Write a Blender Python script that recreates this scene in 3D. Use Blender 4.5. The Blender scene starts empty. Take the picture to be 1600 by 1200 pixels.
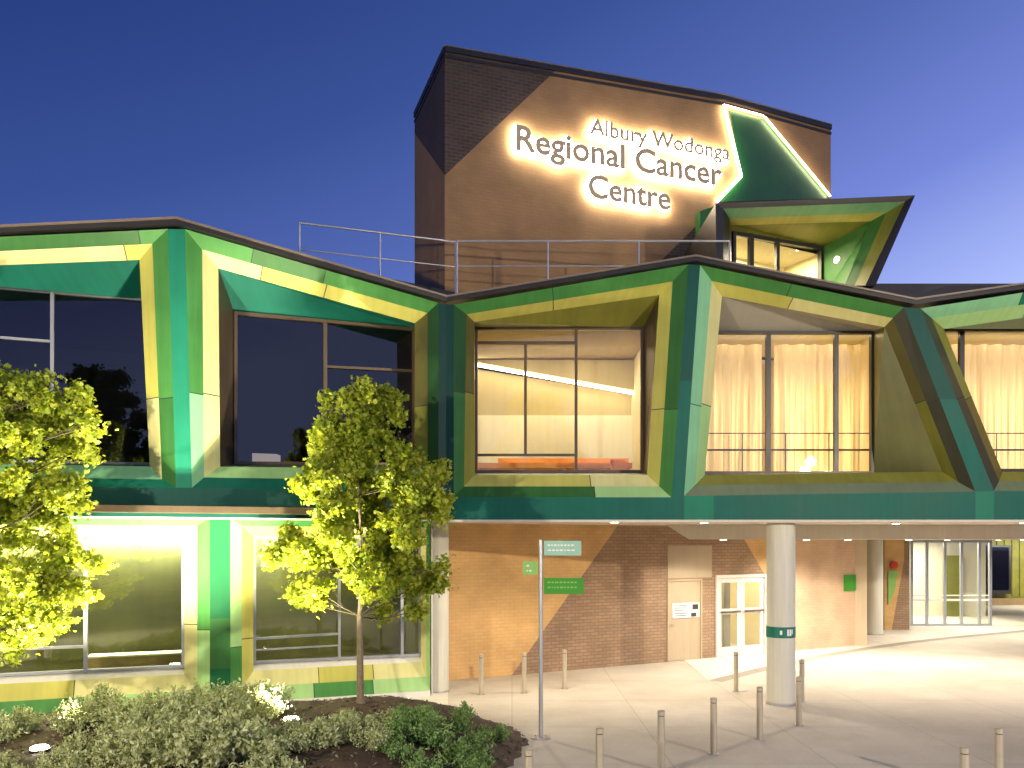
import bpy, math, random
from mathutils import Vector, Matrix
random.seed(7)
F = 1250.0; CX = 800.0; HZ = 845.0; EYE = 3.35
sc = bpy.context.scene
col = sc.collection
R = math.radians

# ------------------------------------------------------------------ helpers
def at(u, v, Y): return Vector(((u-CX)/F*Y, Y, EYE+(HZ-v)/F*Y))
def G(u, v, z=0.0):
    Y = (EYE-z)*F/(v-HZ); return Vector(((u-CX)/F*Y, Y, z))

class Plane:
    """a vertical plane through a point, turned by an angle about the vertical"""
    def __init__(s, x0, y0, ang):
        s.p = Vector((x0, y0)); a = R(ang)
        s.d = Vector((math.cos(a), math.sin(a))); s.n = Vector((-math.sin(a), math.cos(a)))
    def Y(s, u, off=0.0):
        k = (u-CX)/F
        return (s.n.dot(s.p)+off)/(s.n.x*k+s.n.y)
    def P(s, u, v, off=0.0): return at(u, v, s.Y(u, off))
    def Z(s, u, z, off=0.0):
        y = s.Y(u, off); return Vector(((u-CX)/F*y, y, z))
    def T(s, t, z, off=0.0):
        q = s.p+s.d*t+s.n*off; return Vector((q.x, q.y, z))
    def t(s, u, off=0.0):
        y = s.Y(u, off); return (Vector(((u-CX)/F*y, y))-s.p).dot(s.d)

YF = 15.9
RP = Plane(0, YF, 0)                                   # front of the right hand bays
q = RP.P(697, 845); LP = Plane(q.x, q.y, 20)           # front of the left hand bays
q = at(697, 845, 17.3); LL = Plane(q.x, q.y, 20)       # lower left facade
q = at(695, 845, 19.0); TP = Plane(q.x, q.y, 20)       # tower face
a, b = G(705, 1063), G(1195, 1021)
WP = Plane(a.x, a.y, math.degrees(math.atan2(b.y-a.y, b.x-a.x)))   # brick wall under the overhang

MATS = {}
def mat(name): return MATS[name]
def newmat(name):
    m = bpy.data.materials.new(name); m.use_nodes = True; MATS[name] = m
    nt = m.node_tree; b = nt.nodes['Principled BSDF']; return m, nt, b
def N(nt, t, **kw):
    n = nt.nodes.new(t)
    for k, v in kw.items(): setattr(n, k, v)
    return n
def coords(nt, scale=(1, 1, 1), kind='UV'):
    tc = N(nt, 'ShaderNodeTexCoord'); mp = N(nt, 'ShaderNodeMapping'); mp.inputs['Scale'].default_value = scale
    nt.links.new(tc.outputs[kind], mp.inputs['Vector']); return mp.outputs[0]
def c4(c): return (c[0], c[1], c[2], 1)
def paint(name, c, rough=0.4, var=0.12, scale=1.3, metallic=0.0, spec=0.5, bump=0.0, coat=0.0):
    m, nt, b = newmat(name)
    v = coords(nt, kind='Object' if False else 'UV')
    n = N(nt, 'ShaderNodeTexNoise'); n.inputs['Scale'].default_value = scale; n.inputs['Detail'].default_value = 5
    nt.links.new(v, n.inputs['Vector'])
    r = N(nt, 'ShaderNodeMapRange'); r.inputs[1].default_value = .3; r.inputs[2].default_value = .7
    r.inputs[3].default_value = 1-var; r.inputs[4].default_value = 1+var
    nt.links.new(n.outputs['Fac'], r.inputs[0])
    mx = N(nt, 'ShaderNodeVectorMath', operation='SCALE'); mx.inputs[0].default_value = c
    mp2 = N(nt, 'ShaderNodeMapping'); mp2.inputs['Scale'].default_value = (9, .5, 1); nt.links.new(v, mp2.inputs['Vector'])
    n3 = N(nt, 'ShaderNodeTexNoise'); n3.inputs['Scale'].default_value = 1; n3.inputs['Detail'].default_value = 6; nt.links.new(mp2.outputs[0], n3.inputs['Vector'])
    r3 = N(nt, 'ShaderNodeMapRange'); r3.inputs[1].default_value = .35; r3.inputs[2].default_value = .7; r3.inputs[3].default_value = 1.03; r3.inputs[4].default_value = 1-min(.12, var)
    nt.links.new(n3.outputs['Fac'], r3.inputs[0]); mm_ = N(nt, 'ShaderNodeMath', operation='MULTIPLY'); nt.links.new(r.outputs[0], mm_.inputs[0]); nt.links.new(r3.outputs[0], mm_.inputs[1])
    nt.links.new(mm_.outputs[0], mx.inputs['Scale']); nt.links.new(mx.outputs[0], b.inputs['Base Color'])
    b.inputs['Roughness'].default_value = rough; b.inputs['Metallic'].default_value = metallic
    b.inputs['Specular IOR Level'].default_value = spec; b.inputs['Coat Weight'].default_value = coat
    r2 = N(nt, 'ShaderNodeMapRange'); r2.inputs[3].default_value = rough*.8; r2.inputs[4].default_value = min(1, rough*1.25)
    nt.links.new(n.outputs['Fac'], r2.inputs[0]); nt.links.new(r2.outputs[0], b.inputs['Roughness'])
    if bump:
        n2 = N(nt, 'ShaderNodeTexNoise'); n2.inputs['Scale'].default_value = 60; nt.links.new(v, n2.inputs['Vector'])
        bp = N(nt, 'ShaderNodeBump'); bp.inputs['Strength'].default_value = bump; bp.inputs['Distance'].default_value = .01
        nt.links.new(n2.outputs['Fac'], bp.inputs['Height']); nt.links.new(bp.outputs[0], b.inputs['Normal'])
    return m
def brick(name, c1, c2, mortar, bump=.5, rowh=.086, bw=.24, mort=.01, rough=.85):
    m, nt, b = newmat(name); v = coords(nt)
    t = N(nt, 'ShaderNodeTexBrick'); nt.links.new(v, t.inputs['Vector'])
    t.inputs['Scale'].default_value = 1; t.inputs['Brick Width'].default_value = bw; t.inputs['Row Height'].default_value = rowh
    t.inputs['Mortar Size'].default_value = mort; t.inputs['Mortar Smooth'].default_value = .3
    t.inputs['Color1'].default_value = c4(c1); t.inputs['Color2'].default_value = c4(c2); t.inputs['Mortar'].default_value = c4(mortar)
    n = N(nt, 'ShaderNodeTexNoise'); n.inputs['Scale'].default_value = 1.1; n.inputs['Detail'].default_value = 8; nt.links.new(v, n.inputs['Vector'])
    r = N(nt, 'ShaderNodeMapRange'); r.inputs[1].default_value = .3; r.inputs[2].default_value = .7; r.inputs[3].default_value = .82; r.inputs[4].default_value = 1.15
    nt.links.new(n.outputs['Fac'], r.inputs[0])
    mx = N(nt, 'ShaderNodeVectorMath', operation='SCALE'); nt.links.new(t.outputs['Color'], mx.inputs[0]); nt.links.new(r.outputs[0], mx.inputs['Scale'])
    nt.links.new(mx.outputs[0], b.inputs['Base Color']); b.inputs['Roughness'].default_value = rough
    bp = N(nt, 'ShaderNodeBump', invert=True); bp.inputs['Strength'].default_value = bump; bp.inputs['Distance'].default_value = .012
    nt.links.new(t.outputs['Fac'], bp.inputs['Height']); nt.links.new(bp.outputs[0], b.inputs['Normal'])
    return m
def emit(name, c, s):
    m, nt, b = newmat(name); b.inputs['Base Color'].default_value = c4((.8, .8, .8))
    b.inputs['Emission Color'].default_value = c4(c); b.inputs['Emission Strength'].default_value = s; return m
def glass(name, tint, base=.05, rough=0.0):
    m, nt, b = newmat(name); nt.nodes.remove(b); out = nt.nodes['Material Output']
    lw = N(nt, 'ShaderNodeLayerWeight'); lw.inputs['Blend'].default_value = .5
    pw = N(nt, 'ShaderNodeMath', operation='POWER'); pw.inputs[1].default_value = 5; nt.links.new(lw.outputs['Facing'], pw.inputs[0])
    ma = N(nt, 'ShaderNodeMath', operation='MULTIPLY_ADD'); ma.inputs[1].default_value = .9; ma.inputs[2].default_value = base
    nt.links.new(pw.outputs[0], ma.inputs[0])
    tr = N(nt, 'ShaderNodeBsdfTransparent'); tr.inputs[0].default_value = c4(tint)
    gl = N(nt, 'ShaderNodeBsdfGlossy'); gl.inputs['Roughness'].default_value = rough
    mx = N(nt, 'ShaderNodeMixShader'); nt.links.new(ma.outputs[0], mx.inputs[0]); nt.links.new(tr.outputs[0], mx.inputs[1]); nt.links.new(gl.outputs[0], mx.inputs[2])
    nt.links.new(mx.outputs[0], out.inputs['Surface']); return m
def leafmat(name, ca, cb, trans=.45):
    m, nt, b = newmat(name); nt.nodes.remove(b); out = nt.nodes['Material Output']
    g = N(nt, 'ShaderNodeNewGeometry'); rp = N(nt, 'ShaderNodeValToRGB')
    rp.color_ramp.elements[0].color = c4(ca); rp.color_ramp.elements[1].color = c4(cb)
    nt.links.new(g.outputs['Random Per Island'], rp.inputs[0])
    d = N(nt, 'ShaderNodeBsdfPrincipled'); d.inputs['Roughness'].default_value = .5; nt.links.new(rp.outputs[0], d.inputs['Base Color'])
    t = N(nt, 'ShaderNodeBsdfTranslucent')
    hs = N(nt, 'ShaderNodeVectorMath', operation='MULTIPLY'); hs.inputs[1].default_value = (1.6, 1.4, .6); nt.links.new(rp.outputs[0], hs.inputs[0])
    nt.links.new(hs.outputs[0], t.inputs[0])
    mx = N(nt, 'ShaderNodeMixShader'); mx.inputs[0].default_value = trans
    nt.links.new(d.outputs[0], mx.inputs[1]); nt.links.new(t.outputs[0], mx.inputs[2]); nt.links.new(mx.outputs[0], out.inputs['Surface']); return m

class MB:
    """collects faces; each face gets metre-scaled UVs"""
    def __init__(s): s.v = []; s.f = []; s.m = []; s.sm = []
    def poly(s, pts, m, smooth=False):
        i = len(s.v); s.v += [Vector(p) for p in pts]; s.f.append(list(range(i, i+len(pts)))); s.m.append(m); s.sm.append(smooth)
    def faces(s, vs, fs, m, smooth=False):
        i = len(s.v); s.v += [Vector(p) for p in vs]
        for f in fs: s.f.append([i+k for k in f]); s.m.append(m); s.sm.append(smooth)
    def prism(s, a, b, m):
        """closed solid between two equal polygons"""
        n = len(a); fs = [list(range(n))[::-1], list(range(n, 2*n))]+[[k, (k+1) % n, n+(k+1) % n, n+k] for k in range(n)]
        s.faces(list(a)+list(b), fs, m)
    def box(s, x0, x1, y0, y1, z0, z1, m):
        s.prism([(x0, y0, z0), (x1, y0, z0), (x1, y1, z0), (x0, y1, z0)], [(x0, y0, z1), (x1, y0, z1), (x1, y1, z1), (x0, y1, z1)], m)
    def pbox(s, pl, t0, t1, z0, z1, o0, o1, m):
        s.prism([pl.T(t0, z0, o0), pl.T(t1, z0, o0), pl.T(t1, z0, o1), pl.T(t0, z0, o1)], [pl.T(t0, z1, o0), pl.T(t1, z1, o0), pl.T(t1, z1, o1), pl.T(t0, z1, o1)], m)
    def bar(s, p, q, r, m, n=8, r2=None, cap=True):
        p = Vector(p); q = Vector(q); d = (q-p).normalized(); r2 = r if r2 is None else r2
        x = d.orthogonal().normalized() if abs(d.z) < .99 else Vector((1, 0, 0)); y = d.cross(x)
        A = [p+(x*math.cos(6.28318*k/n)+y*math.sin(6.28318*k/n))*r for k in range(n)]
        B = [q+(x*math.cos(6.28318*k/n)+y*math.sin(6.28318*k/n))*r2 for k in range(n)]
        s.faces(A+B, [[k, (k+1) % n, n+(k+1) % n, n+k] for k in range(n)], m, True)
        if cap: s.poly(A[::-1], m); s.poly(B, m)
    def beam(s, p, q, w, d, nrm, m):
        """rectangular bar p-q, w across in the plane, d deep along nrm"""
        p = Vector(p); q = Vector(q); nrm = Vector(nrm).normalized(); e = (q-p).normalized(); x = e.cross(nrm).normalized()*w/2; y = nrm*d/2
        s.prism([p-x-y, p+x-y, p+x+y, p-x+y], [q-x-y, q+x-y, q+x+y, q-x+y], m)
    def build(s, name, parent=None, label=None, cat=None, group=None, kind=None, origin=None):
        me = bpy.data.meshes.new(name)
        if origin is None and parent is None and cat:
            xs = [p.x for p in s.v]; ys = [p.y for p in s.v]; zs = [p.z for p in s.v]
            origin = Vector(((min(xs)+max(xs))/2, (min(ys)+max(ys))/2, min(zs)))
        off = Vector(origin) if origin is not None else (Vector(parent.matrix_world.translation) if parent is not None else Vector())
        if parent is not None: off = WORLD.get(parent.name, Vector())
        me.from_pydata([p-off for p in s.v], [], s.f)
        names = []
        for m in s.m:
            if m not in names: names.append(m)
        for m in names: me.materials.append(MATS[m])
        uv = me.uv_layers.new(name='UVMap')
        for k, p in enumerate(me.polygons):
            p.material_index = names.index(s.m[k]); p.use_smooth = s.sm[k]
            n = p.normal
            if abs(n.z) > .9: ux, uy = Vector((1, 0, 0)), Vector((0, 1, 0))
            else:
                ux = Vector((0, 0, 1)).cross(n).normalized(); uy = n.cross(ux)
                if ux.x < 0: ux = -ux
            for li in p.loop_indices:
                w = me.vertices[me.loops[li].vertex_index].co+off
                uv.data[li].uv = (w.dot(ux), w.dot(uy))
        o = bpy.data.objects.new(name, me); col.objects.link(o)
        if parent is not None: o.parent = parent; WORLD[o.name] = off
        else: o.location = off; WORLD[o.name] = off
        tag(o, label, cat, group, kind); return o
WORLD = {}
def tag(o, label=None, cat=None, group=None, kind=None):
    if label: o['label'] = label
    if cat: o['category'] = cat
    if group: o['group'] = group
    if kind: o['kind'] = kind
    return o
def thing(name, loc, label, cat, group=None):
    o = bpy.data.objects.new(name, None); col.objects.link(o); o.location = loc; o.empty_display_size = .2
    WORLD[o.name] = Vector(loc); return tag(o, label, cat, group)
def light(name, kind, loc, power, color=(1, .85, .6), target=None, **kw):
    l = bpy.data.lights.new(name, kind); l.energy = power; l.color = color
    for k, v in kw.items(): setattr(l, k, v)
    o = bpy.data.objects.new(name, l); col.objects.link(o); o.location = loc
    if target is not None: o.rotation_euler = (Vector(target)-Vector(loc)).to_track_quat('-Z', 'Y').to_euler()
    return o

# ------------------------------------------------------------------ materials
paint('teal', (.003, .105, .075), .52, .10, spec=.25)
paint('teal_bright', (.008, .17, .10), .52, .10, spec=.25)
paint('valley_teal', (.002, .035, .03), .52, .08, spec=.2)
paint('forest_shade', (.014, .065, .018), .52, .1, spec=.25)
paint('deep_teal', (.003, .065, .05), .52, .08, spec=.25)
paint('green', (.055, .21, .05), .52, .12, spec=.25)
paint('mid_green', (.032, .13, .032), .52, .12, spec=.25)
paint('mint', (.22, .50, .27), .52, .08, spec=.25)
paint('pale_green', (.33, .55, .22), .52, .08, spec=.25)
paint('lime', (.50, .475, .11), .52, .10, spec=.25)
paint('pale_lime', (.64, .61, .27), .52, .08, spec=.25)
paint('olive', (.20, .20, .035), .52, .12, spec=.25)
paint('grey_green', (.16, .20, .12), .52, .10, spec=.25)
paint('reveal_olive', (.12, .12, .03), .4, .25, scale=.8)
paint('dark_olive', (.035, .035, .018), .4, .12)
paint('brown_olive', (.10, .09, .022), .4, .12)
paint('dark_green', (.006, .07, .012), .4, .15)
paint('joint', (.02, .03, .02), .7, .1)
paint('black_metal', (.012, .010, .009), .45, .2)
paint('capping', (.22, .17, .12), .4, .1, metallic=.4)
paint('roof_grey', (.05, .05, .055), .7, .2)
paint('bronze', (.12, .085, .05), .4, .1, metallic=.5)
paint('alu', (.45, .46, .48), .35, .05, metallic=.7)
paint('alu_dark', (.20, .21, .24), .4, .05, metallic=.5)
paint('dark_frame', (.03, .028, .026), .4, .05)
paint('white_paint', (.72, .70, .64), .45, .05)
paint('steel', (.62, .55, .42), .33, .08, scale=4, metallic=.65)
paint('galv', (.5, .5, .5), .4, .1, metallic=.8)
paint('render_soffit', (.62, .56, .46), .8, .05)
paint('column_paint', (.62, .60, .50), .55, .05, bump=.05)
paint('door_beige', (.48, .38, .25), .5, .05)
paint('room_cream', (.72, .62, .38), .8, .04)
paint('room_white', (.80, .74, .55), .8, .03)
paint('room_tan', (.46, .37, .19), .8, .05)
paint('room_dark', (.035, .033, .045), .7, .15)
paint('room_olive', (.115, .115, .035), .8, .15)
paint('orange_paint', (.85, .36, .10), .5, .05)
paint('gold', (.5, .36, .03), .5, .05)
paint('post_green', (.004, .10, .035), .5, .08, spec=.25)
paint('warm_grey', (.35, .33, .28), .6, .05)
paint('room_shadow', (.10, .10, .035), .8, .2)
paint('wood', (.38, .26, .12), .5, .15)
paint('sign_mint', (.30, .52, .40), .4, .05)
paint('sign_green', (.05, .28, .02), .4, .05)
paint('sign_lime', (.25, .48, .12), .4, .05)
paint('sign_teal', (.0, .16, .11), .4, .05)
paint('sign_white', (.8, .8, .76), .4, .03)
paint('ink', (.04, .04, .04), .5, .03)
paint('red_paint', (.65, .06, .02), .4, .05)
paint('letter_metal', (.50, .39, .25), .5, .05)
paint('twig', (.07, .06, .03), .9, .3)
paint('bark', (.20, .155, .10), .9, .3, scale=9, bump=.6)
paint('stem', (.10, .08, .05), .9, .3)
paint('olive_cladding', (.25, .24, .03), .5, .25, scale=2)
brick('brick_tan', (.27, .155, .068), (.25, .143, .062), (.235, .135, .06), .15)
brick('brick_orange_lit', (.60, .42, .27), (.57, .39, .25), (.54, .37, .24), .2)  # orange brick again, paler with the wall's wash of light in its colour
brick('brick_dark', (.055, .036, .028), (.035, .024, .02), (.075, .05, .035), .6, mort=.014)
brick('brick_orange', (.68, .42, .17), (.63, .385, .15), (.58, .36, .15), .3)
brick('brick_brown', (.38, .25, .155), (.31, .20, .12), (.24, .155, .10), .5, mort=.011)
brick('brick_red', (.12, .03, .02), (.09, .02, .015), (.08, .04, .03), .5)
emit('led', (1, .84, .55), 30)
emit('halo', (1, .90, .68), 46)
emit('lamp_glow', (1, .93, .75), 14)
emit('uplight_glow', (1, .95, .75), 40)
emit('cove', (1, .88, .60), 16)
emit('lamp_warm', (1, .85, .55), 6)
emit('lit_panel', (1, .85, .6), 1.1)
glass('glass', (.93, .95, .93), .05)
glass('dark_glass', (.5, .5, .55), .06)
glass('lower_glass', (.85, .88, .8), .07)
leafmat('leaf', (.16, .25, .012), (.42, .46, .06), .5)
leafmat('shrub_leaf', (.24, .30, .12), (.56, .60, .36), .3)
leafmat('shrub_leaf_green', (.09, .21, .04), (.30, .44, .16), .3)

def curtain_material():
    m, nt, b = newmat('curtain'); out = nt.nodes['Material Output']
    b.inputs['Base Color'].default_value = (.74, .58, .34, 1); b.inputs['Roughness'].default_value = .9
    t = N(nt, 'ShaderNodeBsdfTranslucent'); t.inputs[0].default_value = (.85, .68, .42, 1)
    v = coords(nt, (14, .3, 1)); n = N(nt, 'ShaderNodeTexNoise'); n.inputs['Scale'].default_value = 1; n.inputs['Detail'].default_value = 4; nt.links.new(v, n.inputs[0])
    r = N(nt, 'ShaderNodeMapRange'); r.inputs[1].default_value = .35; r.inputs[2].default_value = .65; r.inputs[3].default_value = .12; r.inputs[4].default_value = .75
    nt.links.new(n.outputs[0], r.inputs[0])
    mx = N(nt, 'ShaderNodeMixShader'); nt.links.new(r.outputs[0], mx.inputs[0])
    nt.links.new(b.outputs[0], mx.inputs[1]); nt.links.new(t.outputs[0], mx.inputs[2]); nt.links.new(mx.outputs[0], out.inputs['Surface'])
curtain_material()
def ground_material(name, c1, c2, slab=(1.5, 1.5), joint=.012, jointc=.6):
    m, nt, b = newmat(name); v = coords(nt)
    n = N(nt, 'ShaderNodeTexNoise'); n.inputs['Scale'].default_value = .28; n.inputs['Detail'].default_value = 10; n.inputs['Roughness'].default_value = .65; nt.links.new(v, n.inputs[0])
    rp = N(nt, 'ShaderNodeValToRGB'); rp.color_ramp.elements[0].position = .36; rp.color_ramp.elements[1].position = .64
    rp.color_ramp.elements[0].color = c4(c1); rp.color_ramp.elements[1].color = c4(c2); nt.links.new(n.outputs[0], rp.inputs[0])
    t = N(nt, 'ShaderNodeTexBrick', offset=0); t.inputs['Scale'].default_value = 1; t.inputs['Brick Width'].default_value = slab[0]; t.inputs['Row Height'].default_value = slab[1]
    t.inputs['Mortar Size'].default_value = joint; t.inputs['Color1'].default_value = (1, 1, 1, 1); t.inputs['Color2'].default_value = (.93, .93, .93, 1)
    t.inputs['Mortar'].default_value = (jointc, jointc, jointc, 1); nt.links.new(v, t.inputs[0])
    n2 = N(nt, 'ShaderNodeTexNoise'); n2.inputs['Scale'].default_value = 30; n2.inputs['Detail'].default_value = 5; nt.links.new(v, n2.inputs[0])
    r2 = N(nt, 'ShaderNodeMapRange'); r2.inputs[3].default_value = .8; r2.inputs[4].default_value = 1.2; nt.links.new(n2.outputs[0], r2.inputs[0])
    m1 = N(nt, 'ShaderNodeVectorMath', operation='MULTIPLY'); nt.links.new(rp.outputs[0], m1.inputs[0]); nt.links.new(t.outputs[0], m1.inputs[1])
    m2 = N(nt, 'ShaderNodeVectorMath', operation='SCALE'); nt.links.new(m1.outputs[0], m2.inputs[0]); nt.links.new(r2.outputs[0], m2.inputs['Scale'])
    nt.links.new(m2.outputs[0], b.inputs['Base Color']); b.inputs['Roughness'].default_value = .75
    bp = N(nt, 'ShaderNodeBump'); bp.inputs['Strength'].default_value = .3; bp.inputs['Distance'].default_value = .01
    nt.links.new(n2.outputs[0], bp.inputs['Height']); nt.links.new(bp.outputs[0], b.inputs['Normal'])
ground_material('concrete', (.45, .395, .315), (.62, .56, .47), (2.4, 2.4), .011, .74)
ground_material('concrete_light', (.68, .62, .53), (.76, .70, .60), (1.2, 1.2), .012)
ground_material('kerb_stone', (.30, .26, .21), (.36, .32, .26), (.9, 5), .01)
ground_material('mulch', (.022, .013, .008), (.085, .05, .03), (9, 9), 0)

# ------------------------------------------------------------------ world, camera
w = bpy.data.worlds.new('World'); sc.world = w; w.use_nodes = True
nt = w.node_tree; bg = nt.nodes['Background']
sky = N(nt, 'ShaderNodeTexSky', sky_type='NISHITA'); sky.sun_disc = False
sky.sun_elevation = R(-2.5); sky.sun_rotation = R(50); sky.altitude = 200; sky.air_density = 1.2; sky.dust_density = .3; sky.ozone_density = 3
tc = N(nt, 'ShaderNodeTexCoord')
dp = N(nt, 'ShaderNodeVectorMath', operation='DOT_PRODUCT'); dp.inputs[1].default_value = (.53, 0, -1.39); nt.links.new(tc.outputs['Generated'], dp.inputs[0])
rp = N(nt, 'ShaderNodeValToRGB'); e = rp.color_ramp.elements
e[0].position = .0; e[0].color = (.020, .046, .200, 1); e[1].position = 1; e[1].color = (.38, .47, .90, 1)
for p_, c_ in ((.25, (.038, .078, .285)), (.5, (.082, .135, .42)), (.75, (.165, .225, .64))):
    k = e.new(p_); k.color = c4(c_)
mr = N(nt, 'ShaderNodeMapRange'); mr.inputs[1].default_value = -.94; mr.inputs[2].default_value = -.09; nt.links.new(dp.outputs['Value'], mr.inputs[0]); nt.links.new(mr.outputs[0], rp.inputs[0])
sk = N(nt, 'ShaderNodeVectorMath', operation='SCALE'); sk.inputs['Scale'].default_value = .02; nt.links.new(sky.outputs[0], sk.inputs[0])
ad = N(nt, 'ShaderNodeVectorMath', operation='ADD'); nt.links.new(sk.outputs[0], ad.inputs[0]); nt.links.new(rp.outputs[0], ad.inputs[1])
nt.links.new(ad.outputs[0], bg.inputs['Color']); bg.inputs['Strength'].default_value = 1.0

cd = bpy.data.cameras.new('camera'); cam = bpy.data.objects.new('camera', cd); col.objects.link(cam); sc.camera = cam
cam.location = (0, 0, EYE); cam.rotation_euler = (R(90), 0, 0)
cd.sensor_width = 36; cd.lens = F/1600*36; cd.shift_y = (HZ-600)/1600; cd.clip_end = 2000; cd.clip_start = .05
sc.view_settings.view_transform = 'Standard'; sc.view_settings.look = 'None'; sc.view_settings.exposure = .15; sc.view_settings.gamma = 1
sc.cycles.use_denoising = True; sc.cycles.max_bounces = 7; sc.cycles.transparent_max_bounces = 12; sc.cycles.diffuse_bounces = 3
sc.cycles.sample_clamp_indirect = 6; sc.cycles.use_light_tree = True; sc.cycles.caustics_reflective = False; sc.cycles.caustics_refractive = False

# ------------------------------------------------------------------ ground
g = MB(); g.poly([(-300, -200, 0), (300, -200, 0), (300, 400, 0), (-300, 400, 0)], 'concrete'); g.build('ground', kind='structure')
def smooth_line(pts, n=8):
    out = []
    P = [pts[0]]+pts+[pts[-1]]
    for i in range(1, len(P)-2):
        for k in range(n):
            t = k/n; p0, p1, p2, p3 = P[i-1], P[i], P[i+1], P[i+2]
            out.append(.5*((2*p1)+(-p0+p2)*t+(2*p0-5*p1+4*p2-p3)*t*t+(-p0+3*p1-3*p2+p3)*t**3))
    return out+[pts[-1]]
edge = smooth_line([G(u, v) for u, v in ((1128, 1066), (1190, 1050), (1250, 1036), (1330, 1020), (1430, 1005), (1540, 993), (1700, 980), (1900, 970))])
k_ = MB()
for i in range(len(edge)-1):
    p, q2 = edge[i], edge[i+1]; n_ = Vector((-(q2-p).y, (q2-p).x, 0)).normalized()*.35
    k_.poly([p+Vector((0, 0, .004)), q2+Vector((0, 0, .004)), q2+n_+Vector((0, 0, .004)), p+n_+Vector((0, 0, .004))], 'kerb_stone')
k_.build('kerb', kind='structure')
fp = MB()
far = [G(u, v) for u, v in ((1195, 1021), (1245, 1007), (1335, 997), (1430, 978), (1545, 970), (1700, 950), (1900, 950))]
n = len(edge)
off_e = []
for i in range(n):
    j = min(i, n-2); d = edge[j+1]-edge[j]; off_e.append(edge[i]+Vector((-d.y, d.x, 0)).normalized()*.352+Vector((0, 0, .008)))
for i in range(n-1):
    fp.poly([off_e[i], off_e[i+1], off_e[i+1]+Vector((.3, 9, 0)), off_e[i]+Vector((.3, 9, 0))], 'concrete_light')
fp.build('footpath', kind='structure')
# footpath along the lower left facade
f2 = MB(); f2.poly([LL.Z(-500, .012, -1.5), LL.Z(700, .012, -1.2), LL.Z(700, .012, .5), LL.Z(-500, .012, .5)], 'concrete_light'); f2.build('path', kind='structure')

# garden bed: a low mulched mound
BED = [G(u, v).xy for u, v in ((822, 1158), (800, 1138), (740, 1122), (640, 1113), (500, 1113), (400, 1118), (200, 1130), (0, 1142), (-300, 1155), (-420, 1290), (300, 1330), (640, 1290), (770, 1225), (812, 1180))]
def inside(x, y, P=BED):
    c = False; j = len(P)-1
    for i in range(len(P)):
        if (P[i].y > y) != (P[j].y > y) and x < (P[j].x-P[i].x)*(y-P[i].y)/(P[j].y-P[i].y)+P[i].x: c = not c
        j = i
    return c
def dist(x, y, P=BED):
    p = Vector((x, y)); best = 9
    for i in range(len(P)):
        a, b = P[i-1], P[i]; ab = b-a; t = max(0, min(1, (p-a).dot(ab)/ab.length_squared)); best = min(best, (p-a-ab*t).length)
    return best
def bedz(x, y):
    if not inside(x, y): return -.03
    t = min(1, dist(x, y)/1.3); s = t*t*(3-2*t)
    return .03+.47*s+.05*math.sin(x*2.1)*math.cos(y*1.7)*s
xs = [-13+i*.12 for i in range(116)]; ys = [8.2+i*.12 for i in range(66)]
bm_ = MB(); vv = []; ff = []
for y in ys:
    for x in xs: vv.append((x, y, bedz(x, y)+(random.uniform(0, .03) if inside(x, y) else 0)))
W_ = len(xs)
for j in range(len(ys)-1):
    for i in range(W_-1):
        q4 = [j*W_+i, j*W_+i+1, (j+1)*W_+i+1, (j+1)*W_+i]
        if any(vv[k][2] > 0 for k in q4): ff.append(q4)
bm_.faces(vv, ff, 'mulch', True); bm_.build('garden_bed', kind='structure')
# ragged bark chips scattered on the bed
ch = MB()
for i in range(5000):
    x = random.uniform(-9, .3); y = random.uniform(9.5, 15)
    if not inside(x, y): continue
    z = bedz(x, y)+.025; a = random.uniform(0, 6.28); l = random.uniform(.015, .04); t_ = random.uniform(-.5, .5)
    d = Vector((math.cos(a)*l, math.sin(a)*l, t_*l)); e_ = Vector((-math.sin(a)*l*.4, math.cos(a)*l*.4, .004))
    c = Vector((x, y, z)); ch.poly([c-d-e_, c+d-e_, c+d+e_, c-d+e_], 'bark' if random.random() < .25 else 'stem')
ch.build('bark_mulch', kind='stuff')

# ------------------------------------------------------------------ the building
B = thing('health_centre', (2, 18, 0), 'angular modern health centre with green faceted window frames, brick tower and overhanging upper storey', 'building')

def band(mb, a0, a1, b0, b1, mats, cuts=()):
    """quad strip a0-a1 (outer edge) b0-b1 (inner edge) cut into panels with fine joints"""
    cs = [0]+list(cuts)+[1]
    L = (a1-a0).length; g_ = .009/L
    for i in range(len(cs)-1):
        t0 = cs[i]+(g_ if i else 0); t1 = cs[i+1]-(g_ if i < len(cs)-2 else 0)
        def inn(t):
            if t <= 0: return b0
            if t >= 1: return b1
            d = b1-b0; return b0+d*max(.01, min(.99, (a0.lerp(a1, t)-b0).dot(d)/d.length_squared))
        mb.poly([a0.lerp(a1, t0), a0.lerp(a1, t1), inn(t1), inn(t0)], mats[i % len(mats)])
        if i < len(cs)-2:
            t2 = cs[i+1]+g_
            mb.poly([a0.lerp(a1, t1), a0.lerp(a1, t2), inn(t2), inn(t1)], 'joint')

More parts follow.
